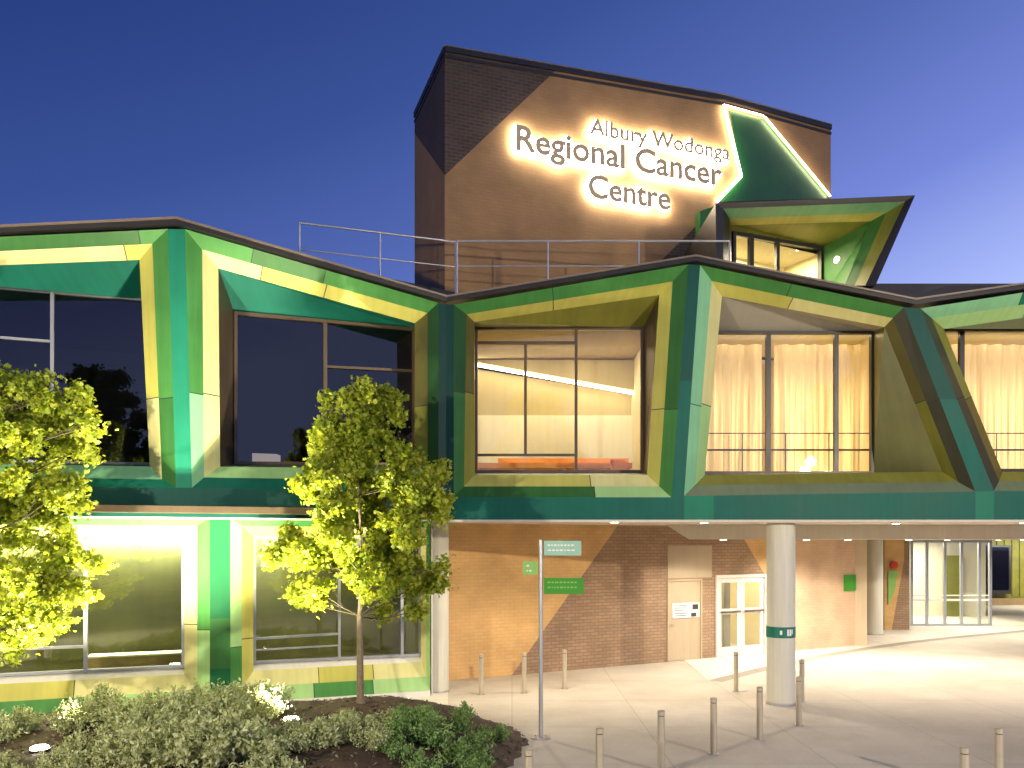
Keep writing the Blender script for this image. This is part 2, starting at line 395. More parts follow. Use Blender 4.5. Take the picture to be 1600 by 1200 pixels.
def surround(pl, outer, mid, inner, win, M, cuts, offs=(0, .2, .45, 1.3), name='window_surround', label=None):
    """M: materials per side [top, right, bottom, left] -> (outer band mats, inner band mats, reveal mat)"""
    mb = MB()
    O = [p if isinstance(p, Vector) else pl.P(*p, offs[0]) for p in outer]; Mi = [p if isinstance(p, Vector) else pl.P(*p, offs[1]) for p in mid]
    I = [p if isinstance(p, Vector) else pl.P(*p, offs[2]) for p in inner]; Wn = [p if isinstance(p, Vector) else pl.P(*p, offs[3]) for p in win]
    for k in range(4):
        j = (k+1) % 4; a, b, c = M[k]; cu = cuts[k]
        band(mb, O[k], O[j], Mi[k], Mi[j], a, cu); band(mb, Mi[k], Mi[j], I[k], I[j], b, cu)
        mb.poly([I[k], I[j], Wn[j], Wn[k]], c)
    return mb.build(name, B, label=label), O, Wn

def window(sur, pl, W4, bars, fm='alu', gm='glass', fw=.06, off=1.3):
    """frame round the opening W4, plus bars given as pixel lines; glass just behind"""
    nrm = Vector((pl.n.x, pl.n.y, 0)); fb = MB(); c = sum(W4, Vector())/4
    for k in range(4):
        a, b = W4[k], W4[(k+1) % 4]; inw = (c-(a+b)/2); inw = (inw-(b-a).normalized()*inw.dot((b-a).normalized())).normalized()*fw/2
        fb.beam(a+inw, b+inw, fw, .12+.004*k, nrm, fm)
    for (u0, v0, u1, v1, wd) in bars: fb.beam(pl.P(u0, v0, off), pl.P(u1, v1, off), wd, .09 if u0 == u1 else .08, nrm, fm)
    fb.build('window_frame', sur)
    g_ = MB(); d = nrm*.015; h = nrm*.006
    g_.prism([p+d-h for p in W4], [p+d+h for p in W4], gm); g_.build('pane', sur)

def room(pl, t0, t1, z0, z1, o0, o1, mats, name='room_interior'):
    """open-fronted room: back, left, right, ceiling, floor"""
    r = MB(); T = pl.T
    r.poly([T(t0, z0, o1), T(t1, z0, o1), T(t1, z1, o1), T(t0, z1, o1)], mats[0])
    r.poly([T(t0, z0, o0), T(t0, z0, o1), T(t0, z1, o1), T(t0, z1, o0)], mats[1])
    r.poly([T(t1, z0, o0), T(t1, z0, o1), T(t1, z1, o1), T(t1, z1, o0)], mats[1])
    r.poly([T(t0, z1, o0), T(t1, z1, o0), T(t1, z1, o1), T(t0, z1, o1)], mats[2])
    r.poly([T(t0, z0, o0), T(t1, z0, o0), T(t1, z0, o1), T(t0, z0, o1)], mats[3])
    return r.build(name, B)

# upper bays ---------------------------------------------------------
TOPG = (['green', 'mid_green', 'green'], ['lime', 'lime', 'pale_lime'], 'teal_bright')
# A
sA, OA, WA = surround(LP, [(-260, 382), (262, 358), (275, 762), (-260, 757)], [(-260, 405), (238, 381), (253, 749), (-260, 741)],
    [(-260, 424), (218, 406), (234, 729), (-260, 720)], [(-260, 424), (238, 469), (238, 727), (-260, 716)],
    [(['green', 'mid_green', 'green'], ['lime', 'pale_lime', 'lime'], 'teal'), (['green', 'mid_green', 'green'], ['lime', 'pale_lime'], 'olive'),
     (['teal_bright', 'mint'], ['mint', 'pale_green'], 'grey_green'), (['green'], ['lime'], 'olive')],
    [(.35, .9), (.65,), (.6,), ()], label='bay surround at the left edge of the upper storey')
window(sA, LP, WA, [(82, 453, 82, 730, .06), (-260, 508, 82, 534, .045), (-60, 440, -60, 730, .05)], 'alu_dark', 'dark_glass', .045)
# B
sB, OB, WB = surround(LP, [(289, 358), (685, 473), (685, 768), (300, 762)], [(316, 390), (668, 489), (668, 751), (319, 746)],
    [(341, 419), (648, 505), (648, 733), (344, 729)], [(366, 487), (648, 513), (648, 728), (366, 726)],
    [(['green', 'mid_green', 'green'], ['pale_lime', 'lime', 'lime'], 'teal'), (['forest_shade', 'forest_shade'], ['brown_olive', 'olive'], 'brown_olive'),  # right bands darker: part panel tone, part shade put into the colour
     (['teal_bright', 'teal'], ['mint', 'pale_green'], 'grey_green'), (['mint', 'green'], ['pale_lime', 'pale_lime'], 'bronze')],
    [(.25, .53), (.55,), (.5,), (.37,)], label='bay surround behind the tree with the dark window')
window(sB, LP, WB, [(508, 500, 508, 728, .075), (508, 573, 648, 580, .05)], 'bronze', 'dark_glass')
# C
sC, OC, WC = surround(RP, [(709, 476), (1076, 413), (1049, 777), (709, 777)], [(729, 491), (1051, 440), (1030, 760), (725, 760)],
    [(741, 503), (1030, 461), (1011, 742), (742, 742)], [(742, 512), (1005, 512), (1005, 739), (742, 739)],
    [(['green', 'green', 'mid_green'], ['lime', 'lime', 'lime'], 'olive'), (['mid_green', 'green'], ['lime', 'lime'], 'bronze'),
     (['pale_green', 'mid_green'], ['pale_lime', 'lime'], 'alu'), (['mid_green', 'forest_shade'], ['olive', 'brown_olive'], 'bronze')],  # dark left bands also carry some of the shade beside the bend
    [(.42,), (.62,), (.35,), (.55,)], label='bay surround round the lit room with the sloping light line')
window(sC, RP, WC, [(900, 512, 900, 739, .06), (742, 536, 900, 536, .06), (821, 536, 821, 711, .06), (742, 711, 900, 711, .05)], 'bronze')
# D
sD, OD, WD = surround(RP, [(1094, 414), (1412, 480), (1524, 768), (1069, 775)], [(1112, 439), (1395, 497), (1497, 753), (1086, 758)],
    [(1128, 463), (1382, 511), (1472, 737), (1101, 743)], [(1085, 518), (1364, 518), (1364, 741), (1085, 741)],
    [(['green', 'green'], ['lime', 'pale_lime'], 'warm_grey'), (['dark_olive', 'dark_olive'], ['brown_olive', 'olive'], 'reveal_olive'),
     (['grey_green'], ['olive'], 'olive'), (['mint', 'mint'], ['pale_green', 'pale_lime'], 'olive')],
    [(.45,), (.5,), (), (.4,)], label='bay surround with its right side leaning outward over the curtained room')
window(sD, RP, WD, [(1200, 518, 1200, 741, .1), (1306, 518, 1306, 741, .09)], 'dark_frame')
# E
sE, OE, WE = surround(RP, [(1438, 482), (1760, 432), (1760, 768), (1553, 767)], [(1456, 497), (1760, 452), (1760, 752), (1561, 752)],
    [(1475, 514), (1760, 474), (1760, 737), (1566, 737)], [(1452, 514), (1760, 514), (1760, 737), (1452, 737)],
    [(['mint', 'teal_bright'], ['pale_green', 'lime'], 'grey_green'), (['teal'], ['lime'], 'olive'),
     (['grey_green'], ['olive'], 'olive'), (['dark_olive', 'dark_olive'], ['brown_olive', 'olive'], 'olive')],
    [(.5,), (), (), (.5,)], label='bay surround cut off by the right edge, leaning left side')
window(sE, RP, WE, [(1502, 514, 1502, 737, .1), (1640, 514, 1640, 737, .08)], 'dark_frame')

# folded posts between the bays
def post(quads, mats, label=None):
    mb = MB()
    for qd, m in zip(quads, mats): mb.poly(qd, m)
    return mb.build('facade_post', B, label=label)
def cutq(pl, a, b, c, d, t, m1, m2):
    A, Bq, C, D = [pl.P(*p, 0) for p in (a, b, c, d)]
    return [[A, Bq, Bq.lerp(C, t), A.lerp(D, t)], [A.lerp(D, t), Bq.lerp(C, t), C, D]], [m1, m2]
qs, ms = cutq(LP, (262, 358), (289, 358), (300, 762), (275, 762), .3, 'teal_bright', 'teal_bright'); post(qs, ms, 'teal post at the left roof peak')
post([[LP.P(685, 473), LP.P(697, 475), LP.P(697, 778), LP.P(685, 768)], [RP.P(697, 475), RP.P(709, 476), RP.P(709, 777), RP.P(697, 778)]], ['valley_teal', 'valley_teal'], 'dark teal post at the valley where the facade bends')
qs, ms = cutq(RP, (1076, 413), (1094, 414), (1069, 775), (1049, 777), .5, 'deep_teal', 'teal'); post(qs, ms, 'teal post at the middle roof peak')
qs, ms = cutq(RP, (1412, 480), (1438, 482), (1553, 767), (1524, 768), .5, 'deep_teal', 'teal'); post(qs, ms, 'dark teal post leaning to the right')

# fascia below the bays and soffit under the overhang
fa = MB()
zb = RP.P(900, 812).z
def fas(pl, u0, v0, u1, v1, m): fa.poly([pl.P(u0, v0), pl.P(u1, v1), pl.Z(u1, zb), pl.Z(u0, zb)], m)
fas(LP, -260, 757, 275, 762, 'deep_teal'); fas(LP, 275, 762, 300, 762, 'deep_teal'); fas(LP, 300, 762, 685, 768, 'deep_teal'); fas(LP, 685, 768, 697, 778, 'deep_teal')
fas(RP, 697, 777.5, 709, 777, 'deep_teal'); fas(RP, 709, 777, 1049, 777, 'teal'); fas(RP, 1049, 777, 1069, 775, 'teal'); fas(RP, 1069, 775, 1115, 774.3, 'teal_bright')
fas(RP, 1115, 774.3, 1524, 768, 'teal'); fas(RP, 1524, 768, 1553, 767, 'teal_bright'); fas(RP, 1553, 767, 1760, 768, 'teal')
fa.build('fascia', B)
tr_ = MB()   # pale drip trim under the fascia
a, b = RP.Z(697, zb), RP.Z(1760, zb)
tr_.box(a.x, b.x, YF-.02, YF+.10, zb-.05, zb-.002, 'render_soffit'); tr_.build('drip_trim', B)
so = MB()
so.poly([LP.Z(-260, zb-.001, .0), RP.Z(697, zb-.001, 0), at(697, 845, 22).xy.to_3d()+Vector((0, 0, zb-.001)), Vector((-20, 17, zb-.001))], 'render_soffit')
so.poly([RP.Z(697, zb-.001), RP.Z(1760, zb-.001), Vector((34, 46, zb-.001)), Vector((-1.8, 24, zb-.001))], 'render_soffit')
so.build('soffit', B)
# bronze canopy blade over the lower left windows
cz0 = LP.P(300, 801, -.45).z; cz1 = LP.P(300, 788, -.45).z
cb = MB(); tL = LP.t(146, -.45); tR = LP.t(700, -.45)
cb.prism([LP.T(tL, cz0, -.45), LP.T(tR, cz0, -.45), LP.T(tR, cz0, -.003), LP.T(tL-.9, cz0, -.003)], [LP.T(tL, cz1-.03, -.45), LP.T(tR, cz1-.03, -.45), LP.T(tR, cz1, -.003), LP.T(tL-.9, cz1, -.003)], 'bronze')
cb.build('canopy', B)

# roof edges with folded line
rf = MB()
def strip(pts, dirv, y0, y1, z0, z1, m):
    d = Vector((dirv.x, dirv.y, 0))
    for i in range(len(pts)-1):
        a, b = pts[i], pts[i+1]
        rf.prism([a+d*y0+Vector((0, 0, z0)), b+d*y0+Vector((0, 0, z0)), b+d*y1+Vector((0, 0, z0)), a+d*y1+Vector((0, 0, z0))],
                 [a+d*y0+Vector((0, 0, z1)), b+d*y0+Vector((0, 0, z1)), b+d*y1+Vector((0, 0, z1)), a+d*y1+Vector((0, 0, z1))], m)
left_roof = [LP.P(-260, 380), LP.P(276, 353), LP.P(697, 474)]
right_roof = [RP.P(697, 474), RP.P(1085, 410.5), RP.P(1425, 478), RP.P(1760, 430)]
strip(left_roof, LP.n, -.12, 4.5, .0, .075, 'black_metal'); strip(left_roof, LP.n, -.15, 4.4, .078, .115, 'capping')
strip(right_roof, RP.n, -.12, 4.5, .0, .075, 'black_metal'); strip(right_roof, RP.n, -.15, 4.4, .078, .115, 'capping')
rf.build('roof', B)
# flat roof behind, with parapets
r2 = MB()
z = at(1500, 443, 20.4).z
r2.box(at(1345, 443, 20.4).x, 22, 20.4, 26, 6.5, z, 'roof_grey')
r2.poly([at(1400, 470, 18.6), at(1478, 447, 18.6), at(1800, 443, 18.6), at(1800, 470, 18.6)], 'black_metal')
r2.build('flat_roof', B)
r2 = MB()
zz = at(620, 437, 18.4).z
r2.prism([at(596, 437, 18.2)+Vector((0, 0, -1.2)), at(720, 437, 18.6)+Vector((0, 0, -1.2)), at(720, 437, 21)+Vector((0, 0, -1.6)), at(590, 437, 21)+Vector((0, 0, -1.6))],
         [Vector((at(596, 437, 18.2).x, 18.2, zz)), Vector((at(720, 437, 18.6).x, 18.6, zz-.25)), Vector((at(720, 437, 21).x, 21, zz-.25)), Vector((at(590, 437, 21).x, 21, zz))], 'black_metal')
r2.build('flat_roof', B)

# rooms ----------------------------------------------------------------
zf = 4.55; zc = 8.0
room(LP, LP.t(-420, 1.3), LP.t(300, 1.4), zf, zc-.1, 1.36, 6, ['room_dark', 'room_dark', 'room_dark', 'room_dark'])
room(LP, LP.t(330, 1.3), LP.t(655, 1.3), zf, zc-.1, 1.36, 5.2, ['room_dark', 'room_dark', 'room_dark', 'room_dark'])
rc0, rc1 = RP.t(735, 1.3), RP.t(1012, 1.3)
room(RP, rc0-1.0, rc1+.2, zf, zc, 1.36, 5.0, ['room_tan', 'room_cream', 'room_tan', 'wood'])
room(RP, rc1+.4, RP.t(1380, 1.3), zf, zc-.1, 1.36, 4.2, ['room_cream', 'room_cream', 'room_white', 'wood'])
room(RP, RP.t(1440, 1.3), RP.t(1775, 1.3), zf, zc-.1, 1.36, 4.2, ['room_cream', 'room_cream', 'room_white', 'wood'])
# back-wall bulkhead with sloping light line in room C (wall plane at offset 5)
YB = YF+4.9
bk = MB()
p0, p1 = at(690, 556, YB-.35), at(1040, 619, YB-.35)
bk.prism([p0, p1, Vector((p1.x, YB-.35, zc-.02)), Vector((p0.x, YB-.35, zc-.02))], [p0+Vector((0, .4, 0)), p1+Vector((0, .4, 0)), Vector((p1.x, YB+.05, zc-.02)), Vector((p0.x, YB+.05, zc-.02))], 'room_tan')
bk.build('bulkhead', B)
lb = MB(); dz = Vector((0, 0, -.03)); e2 = Vector((0, .10, 0))
lb.prism([p0+dz+Vector((0, .02, 0)), p1+dz+Vector((0, .02, 0)), p1+dz*3+Vector((0, .02, 0)), p0+dz*3+Vector((0, .02, 0))], [p0+dz+e2, p1+dz+e2, p1+dz*3+e2, p0+dz*3+e2], 'cove')
lb.build('light_line', B, label='sloping line of warm light across the room wall')
lw_ = MB(); c0 = at(690, 649, YB-.05); c1 = at(1045, 649, YB-.05)
lw_.box(c0.x, c1.x, YB-.06, YB+.08, zf+.01, c0.z, 'room_white'); lw_.build('wall_lining', B)
bn = MB(); b0 = at(746, 716, 19.6); b1 = at(985, 716, 19.6)
bn.box(b0.x, b1.x, 19.3, 19.9, b0.z-.26, b0.z-.14, 'orange_paint'); bn.box(b0.x+.5, b1.x, 19.82, 19.92, b0.z-.14, b0.z+.02, 'orange_paint')
for k in range(4): bn.box(b0.x+.1+k*1.0, b0.x+.16+k*1.0, 19.4, 19.46, zf+.01, b0.z-.262, 'steel')
bn.build('bench', label='long low orange bench inside the lit room with the sloping light line', cat='bench')
bx_ = MB(); q0 = at(955, 718, 18.6); q1 = at(979, 718, 18.6)
bx_.box(q0.x, q1.x, 18.5, 18.75, zf+.05, q0.z-.13, 'orange_paint'); bx_.box(q0.x, q1.x, 18.70, 18.76, q0.z-.128, q0.z, 'orange_paint')
for x_ in (q0.x+.02, q1.x-.05):
    for y_ in (18.52, 18.7): bx_.box(x_, x_+.03, y_, y_+.03, zf+.005, zf+.048, 'steel')
bx_.build('armchair', label='small orange chair near the right side of the lit room', cat='chair')

def curtain(t0, t1, y, z0, z1, label, seed):
    rnd = random.Random(seed); mb = MB(); n = int((t1-t0)/.022); vs = []
    ph = 0
    for i in range(n+1):
        x = t0+(t1-t0)*i/n; ph += rnd.uniform(.25, .55); yy = y+.05*math.sin(ph)+.02*math.sin(ph*.37+1)
        for k in range(2): vs.append((x+.012*math.sin(ph*1.3)*k, yy+(.02*math.sin(ph*.7) if k == 0 else 0), z0 if k == 0 else z1))
    mb.faces(vs, [[2*i, 2*i+2, 2*i+3, 2*i+1] for i in range(n)], 'curtain', True)
    return mb.build('curtain', label=label, cat='curtain', group='warm lit curtains')
curtain(RP.t(1088, 1.8), RP.t(1192, 1.8), YF+1.85, zf+.05, zc-.3, 'long cream curtain in the left pane of the bay right of the middle peak', 1)
curtain(RP.t(1211, 1.8), RP.t(1362, 1.8), YF+1.85, zf+.05, zc-.3, 'long cream curtain behind the middle panes of the bay right of the middle peak', 2)
curtain(RP.t(1452, 1.8), RP.t(1760, 1.8), YF+1.85, zf+.05, zc-.3, 'long cream curtain in the bay cut off by the right edge', 3)

# indoor lamps seen glowing low in the curtained rooms
def floor_lamp(x, y, h, lab):
    t = thing('floor_lamp', (x, y, zf+.01), lab, 'lamp')
    p = MB(); p.bar((x, y, zf+.01), (x, y, zf+.03), .12, 'steel', 16); p.bar((x, y, zf+.03), (x, y, zf+h), .012, 'steel', 8); p.build('stem', t)
    s = MB(); s.bar((x, y, zf+h), (x, y, zf+h+.2), .13, 'lamp_warm', 16, .09); s.build('lamp_shade', t)
floor_lamp(RP.t(1258, 1.6), YF+1.6, .22, 'small glowing lamp low behind the middle pane of the curtained bay')
floor_lamp(RP.t(1292, 1.6), YF+1.6, .12, 'small glowing lamp beside the mullion of the curtained bay')
floor_lamp(RP.t(1566, 1.6), YF+1.6, .10, 'tiny glowing lamp on the floor of the bay at the right edge')
# inner rails in front of the curtains
for u0, u1, lab in ((1092, 1363, 'slim two bar handrail inside the curtained bay right of the middle peak'), (1456, 1760, 'slim two bar handrail inside the bay at the right edge')):
    h = MB(); y = YF+1.48
    for v, r_ in ((677, .012), (703, .022)): h.bar(at(u0, v, y), at(u1, v, y), r_, 'bronze')
    n_ = 4 if u0 < 1200 else 3
    for k in range(n_+1):
        u = u0+(u1-u0)*k/n_; h.bar(Vector((at(u, 845, y).x, y, zf+.02)), at(u, 677, y), .012, 'bronze')
    h.build('handrail', label=lab, cat='handrail')
# lit counter seen through the dark window
lc = MB(); l0 = LP.P(394, 708, 2.4); l1 = LP.P(432, 722, 2.4)
lc.prism([l0, Vector((l1.x, l1.y, l0.z)), Vector((l1.x, l1.y, l1.z)), Vector((l0.x, l0.y, l1.z))], [p+Vector((0, .3, 0)) for p in (l0, Vector((l1.x, l1.y, l0.z)), Vector((l1.x, l1.y, l1.z)), Vector((l0.x, l0.y, l1.z)))], 'lit_panel')
lc.box((l0.x+l1.x)/2-.25, (l0.x+l1.x)/2+.25, l0.y+.05, l0.y+.25, zf+.01, l1.z-.01, 'room_tan')
lc.build('display_case', label='glowing pale box standing low behind the dark window left of the tree', cat='display case')

# lower left facade ------------------------------------------------------
def lowbay(uo, um, ui, mats, lab, cuts):
    z = LL.Z
    O = [z(uo[0], 3.80), z(uo[1], 3.80), z(uo[1], .14), z(uo[0], .14)]
    Mi = [z(um[0], 3.64, .12), z(um[1], 3.64, .12), z(um[1], .42, .12), z(um[0], .42, .12)]
    I = [z(ui[0], 3.44, .26), z(ui[1], 3.44, .26), z(ui[1], .72, .26), z(ui[0], .72, .26)]
    Wn = [z(ui[0], 3.44, .42), z(ui[1], 3.44, .42), z(ui[1], .84, .42), z(ui[0], .84, .42)]
    return surround(LL, O, Mi, I, Wn, mats, cuts, label=lab)
m_low = [(['green', 'green'], ['lime', 'pale_lime'], 'white_paint'), (['green', 'pale_green'], ['pale_lime', 'pale_lime'], 'white_paint'),
         (['pale_green', 'green', 'pale_green'], ['pale_lime', 'lime', 'pale_lime'], 'white_paint'), (['green', 'pale_green'], ['lime', 'lime'], 'white_paint')]
s1, O1, W1 = lowbay((-420, 328), (-420, 308), (-420, 288), m_low, 'ground floor surround at the left edge', [(.6,), (.6,), (.3, .6), ()])
window(s1, LL, W1, [(134, 838, 134, 1052, .07), (-420, 1030, 134, 1010, .05)], 'alu', 'lower_glass', .05, .42)
s2, O2, W2 = lowbay((360, 672), (378, 666), (396, 658), m_low, 'ground floor surround behind the young tree', [(.4,), (.3,), (.3, .6), (.3,)])
window(s2, LL, W2, [(530, 845, 530, 1035, .05), (396, 998, 530, 990, .045), (396, 1016, 530, 1008, .03), (628, 845, 628, 1030, .06)], 'alu', 'lower_glass', .05, .42)
lp_ = MB()
P_ = [LL.Z(328, 3.80), LL.Z(360, 3.80), LL.Z(360, .0), LL.Z(328, .0)]
for a_, b_, m_ in ((0, .52, 'post_green'), (.52, .78, 'mid_green'), (.78, 1, 'post_green')):
    lp_.poly([P_[0].lerp(P_[3], a_), P_[1].lerp(P_[2], a_), P_[1].lerp(P_[2], b_), P_[0].lerp(P_[3], b_)], m_)
lp_.build('facade_post', B, label='teal post between the two ground floor windows')
pb = MB(); pb.pbox(LL, LL.t(-420), LL.t(328)-.004, .0, .138, -.02, .3, 'white_paint'); pb.pbox(LL, LL.t(360)+.004, LL.t(672), .0, .138, -.02, .3, 'white_paint'); pb.build('plinth', B)
# rooms behind the lower windows
tA, tB_, tC, tD = LL.t(-420, .4), LL.t(310, .4), LL.t(380, .4), LL.t(668, .4)
room(LL, tA, tB_, .5, 3.5, .48, 2.0, ['room_olive', 'room_olive', 'room_olive', 'room_shadow'])
room(LL, tC, tD, .5, 3.5, .48, 2.6, ['room_olive', 'room_olive', 'room_white', 'room_tan'])
bl = MB(); bl.pbox(LL, tC+.1, LL.t(628, .5), LL.P(450, 886, .55).z, 3.42, .53, .56, 'white_paint')
bl.build('roller_blind', label='white roller blind half drawn behind the ground floor window by the young tree', cat='blind')
bw = MB(); bw.pbox(LL, LL.t(140, 1.6), LL.t(300, 1.6), .55, .98, 1.3, 1.7, 'wood'); bw.pbox(LL, LL.t(140, 1.6), LL.t(300, 1.6), .985, 1.02, 1.26, 1.72, 'room_white')
bw.build('window_seat', label='low timber window seat inside the ground floor window at the left', cat='bench')
# column at the end of the lower facade, round pillars
def column(u, vb, wpx, top, label, m='column_paint'):
    p = G(u, vb); r = wpx/2*p.y/F; mb = MB(); p.y += r; p.x = (u-CX)/F*p.y
    mb.bar((p.x, p.y, 0), (p.x, p.y, top), r, m, 40); mb.bar((p.x, p.y, 0.0), (p.x, p.y, .05), r+.012, 'galv', 40)
    return mb.build('column', B, label=label), p, r
column(684, 1084, 35, zb-.004, 'round white column at the end of the left facade')
_, pp, pr = column(1220, 1104, 44, zb-.06, 'large round column with a teal sign band')
column(1366, 993, 26, 3.38, 'slim white column beside the glazed entrance')

# brick wall under the overhang -----------------------------------------
bw_ = MB(); H_ = zb-.003
def wp(u, v): return WP.P(u, v)
def top(u): return WP.Z(u, H_)
def bot(u): return WP.Z(u, 0)
uA, uB = 697, 1110
DL, DR, DT = 1042, 1096, WP.P(1070, 905).z          # steel door
EL, ER, ET = 1118, 1196, WP.P(1150, 898).z          # glazed doors
q800 = bot(800); dtop = wp(966, 820)
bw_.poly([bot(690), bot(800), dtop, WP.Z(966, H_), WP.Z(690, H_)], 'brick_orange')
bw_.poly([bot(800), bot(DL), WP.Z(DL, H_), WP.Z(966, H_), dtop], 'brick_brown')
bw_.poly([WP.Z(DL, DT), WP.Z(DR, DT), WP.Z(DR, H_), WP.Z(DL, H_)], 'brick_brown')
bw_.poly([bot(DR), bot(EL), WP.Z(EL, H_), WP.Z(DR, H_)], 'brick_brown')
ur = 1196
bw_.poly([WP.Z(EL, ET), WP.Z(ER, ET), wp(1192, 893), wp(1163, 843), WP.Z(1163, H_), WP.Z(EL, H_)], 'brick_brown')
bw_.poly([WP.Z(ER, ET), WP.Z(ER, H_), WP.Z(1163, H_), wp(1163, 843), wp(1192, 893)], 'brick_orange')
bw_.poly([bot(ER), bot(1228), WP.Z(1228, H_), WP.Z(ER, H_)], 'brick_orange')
bw_.poly([bot(1228), bot(1336), WP.Z(1336, H_), WP.Z(1228, H_)], 'brick_orange_lit')
cz = WP.T(WP.t(1336), 0); cq = .34
bw_.poly([cz, Vector((cz.x+cq, cz.y-.1, 0)), Vector((cz.x+cq, cz.y-.1, H_)), Vector((cz.x, cz.y, H_))], 'door_beige')
bw_.poly([Vector((cz.x+cq, cz.y-.1, 0)), Vector((cz.x+cq, cz.y+5, 0)), Vector((cz.x+cq, cz.y+5, H_)), Vector((cz.x+cq, cz.y-.1, H_))], 'brick_orange')
bw_.build('wall', B)
# end wall closing the lower left wing next to the orange wall
ew = MB(); a_ = LL.Z(674, 0, .1); b_ = bot(690)
ew.poly([a_, b_, b_+Vector((0, 0, H_)), a_+Vector((0, 0, H_))], 'white_paint'); ew.build('end_wall', B)
# steel door
def wt(u): return WP.t(u)
d1 = MB(); d1.pbox(WP, wt(DL)+.05, wt(DR)-.05, .01, DT-.05, -.0, .05, 'door_beige'); door = d1.build('door', B, label='plain beige steel door in the brown brick')
fr = MB()
for t0, t1, z0, z1 in ((wt(DL), wt(DL)+.048, 0, DT), (wt(DR)-.048, wt(DR), 0, DT), (wt(DL)+.05, wt(DR)-.05, DT-.048, DT)): fr.pbox(WP, t0, t1, z0, z1, -.04, .1, 'door_beige')
fr.build('door_frame', door)
hd = MB(); p = WP.T(wt(DL)+.12, 1.02, -.03); hd.bar(p, p+Vector((WP.d.x*.13, WP.d.y*.13, 0)), .012, 'galv'); hd.bar(p, WP.T(wt(DL)+.12, 1.02, 0), .012, 'galv'); hd.build('handle', door)
pn = MB(); pn.pbox(WP, wt(DL)+.02, wt(1112), DT+.03, H_-.55, -.012, 0, 'door_beige'); pn.build('wall_panel', B)
# plaque on the door
sg = thing('door_sign', wp(1070, 966), 'small white notice with dark squares on the beige steel door', 'sign')
s_ = MB(); s_.pbox(WP, wt(1050), wt(1092), wp(1070, 965).z, wp(1070, 942).z, -.025, -.002, 'sign_white'); s_.build('board', sg)
s_ = MB()
s_.pbox(WP, wt(1081), wt(1090), wp(1085, 952).z, wp(1085, 944).z, -.03, -.026, 'ink'); s_.pbox(WP, wt(1079), wt(1087), wp(1085, 963).z, wp(1085, 957).z, -.03, -.026, 'ink')
for v in (946, 949.5, 953, 958, 961.5): s_.pbox(WP, wt(1053), wt(1053+24-(v % 3)*4), wp(1060, v+1).z, wp(1060, v).z, -.028, -.026, 'ink')
s_.build('lettering', sg)
# glazed double doors
tE0, tE1 = wt(EL), wt(ER); tm = (tE0+tE1)/2
dd = MB()
for t0, t1, z0, z1 in ((tE0, tE0+.07, 0, ET), (tE1-.07, tE1, 0, ET), (tE0+.072, tE1-.072, ET-.08, ET)): dd.pbox(WP, t0, t1, z0, z1, -.05, .1, 'white_paint')
ddo = dd.build('double_door', B, label='white double door with glazed panels')
for t0, t1 in ((tE0+.08, tm-.01), (tm+.01, tE1-.08)):
    lf = MB(); st = .13
    for a0, a1, z0, z1 in ((t0, t0+st, .02, ET-.09), (t1-st, t1, .02, ET-.09), (t0+st, t1-st, .02, .28), (t0+st, t1-st, ET-.22, ET-.09), (t0+st, t1-st, 1.22, 1.38)): lf.pbox(WP, a0, a1, z0, z1, 0, .045, 'white_paint')
    lf.build('door_leaf', ddo)
    gp = MB(); gp.pbox(WP, t0+st+.003, t1-st-.003, .283, 1.217, .015, .025, 'glass'); gp.pbox(WP, t0+st+.003, t1-st-.003, 1.383, ET-.223, .015, .025, 'glass'); gp.build('pane', ddo)
    pbk = MB(); pbk.bar(WP.T(t0+.08, 1.3, -.07), WP.T(t1-.08, 1.3, -.07), .032, 'bronze'); pbk.bar(WP.T(t0+.08, 1.3, -.07), WP.T(t0+.08, 1.3, 0), .015, 'galv'); pbk.bar(WP.T(t1-.08, 1.3, -.07), WP.T(t1-.08, 1.3, 0), .015, 'galv'); pbk.build('push_bar', ddo)
room(WP, tE0-.6, tE1+.8, .005, 3.2, .12, 3.2, ['room_cream', 'room_cream', 'room_white', 'room_tan'])
iw = MB(); iw.pbox(WP, tm-.7, tm-.05, 1.3, 2.6, 1.0, 1.08, 'gold'); iw.pbox(WP, tm-.7, tm-.05, .02, 1.297, 1.0, 1.08, 'warm_grey'); iw.pbox(WP, tm+.25, tm+.5, .02, 2.6, 1.0, 1.08, 'warm_grey'); iw.build('partition', B)

# dropped ceiling near the doors
dc = MB(); zd = 3.392
c = [at(1076, 845, 20.6), at(2300, 845, 20.6), Vector((34, 46, 0)), Vector((10, 46, 0)), at(1110, 845, 25.5)]
c0_ = at(1040, 845, 20.6)
lo = [Vector((p.x, p.y, zd)) for p in c]; hi = [Vector((p.x, p.y, H_-.002)) for p in c]; hi[0].x = c0_.x; hi[4].x -= .6
dc.prism(lo, hi, 'render_soffit'); dc.build('dropped_ceiling', B)
# ceiling downlights
DL_ = [G(1130, 1045), G(1260, 1030), G(1325, 1032), G(1480, 1000), G(1560, 985), G(1420, 1030), G(1700, 1000), G(1600, 1040)]
for i, p in enumerate(DL_):
    m = MB(); m.bar((p.x, p.y, zd-.018), (p.x, p.y, zd-.002), .11, 'white_paint', 24); m.bar((p.x, p.y, zd-.024), (p.x, p.y, zd-.019), .085, 'lamp_glow', 24)
    m.build('downlight', B)
    light('downlight_lamp', 'SPOT', (p.x, p.y, zd-.05), 470, (1, .92, .78), (p.x, p.y, 0), spot_size=R(150), spot_blend=.8, shadow_soft_size=.08)
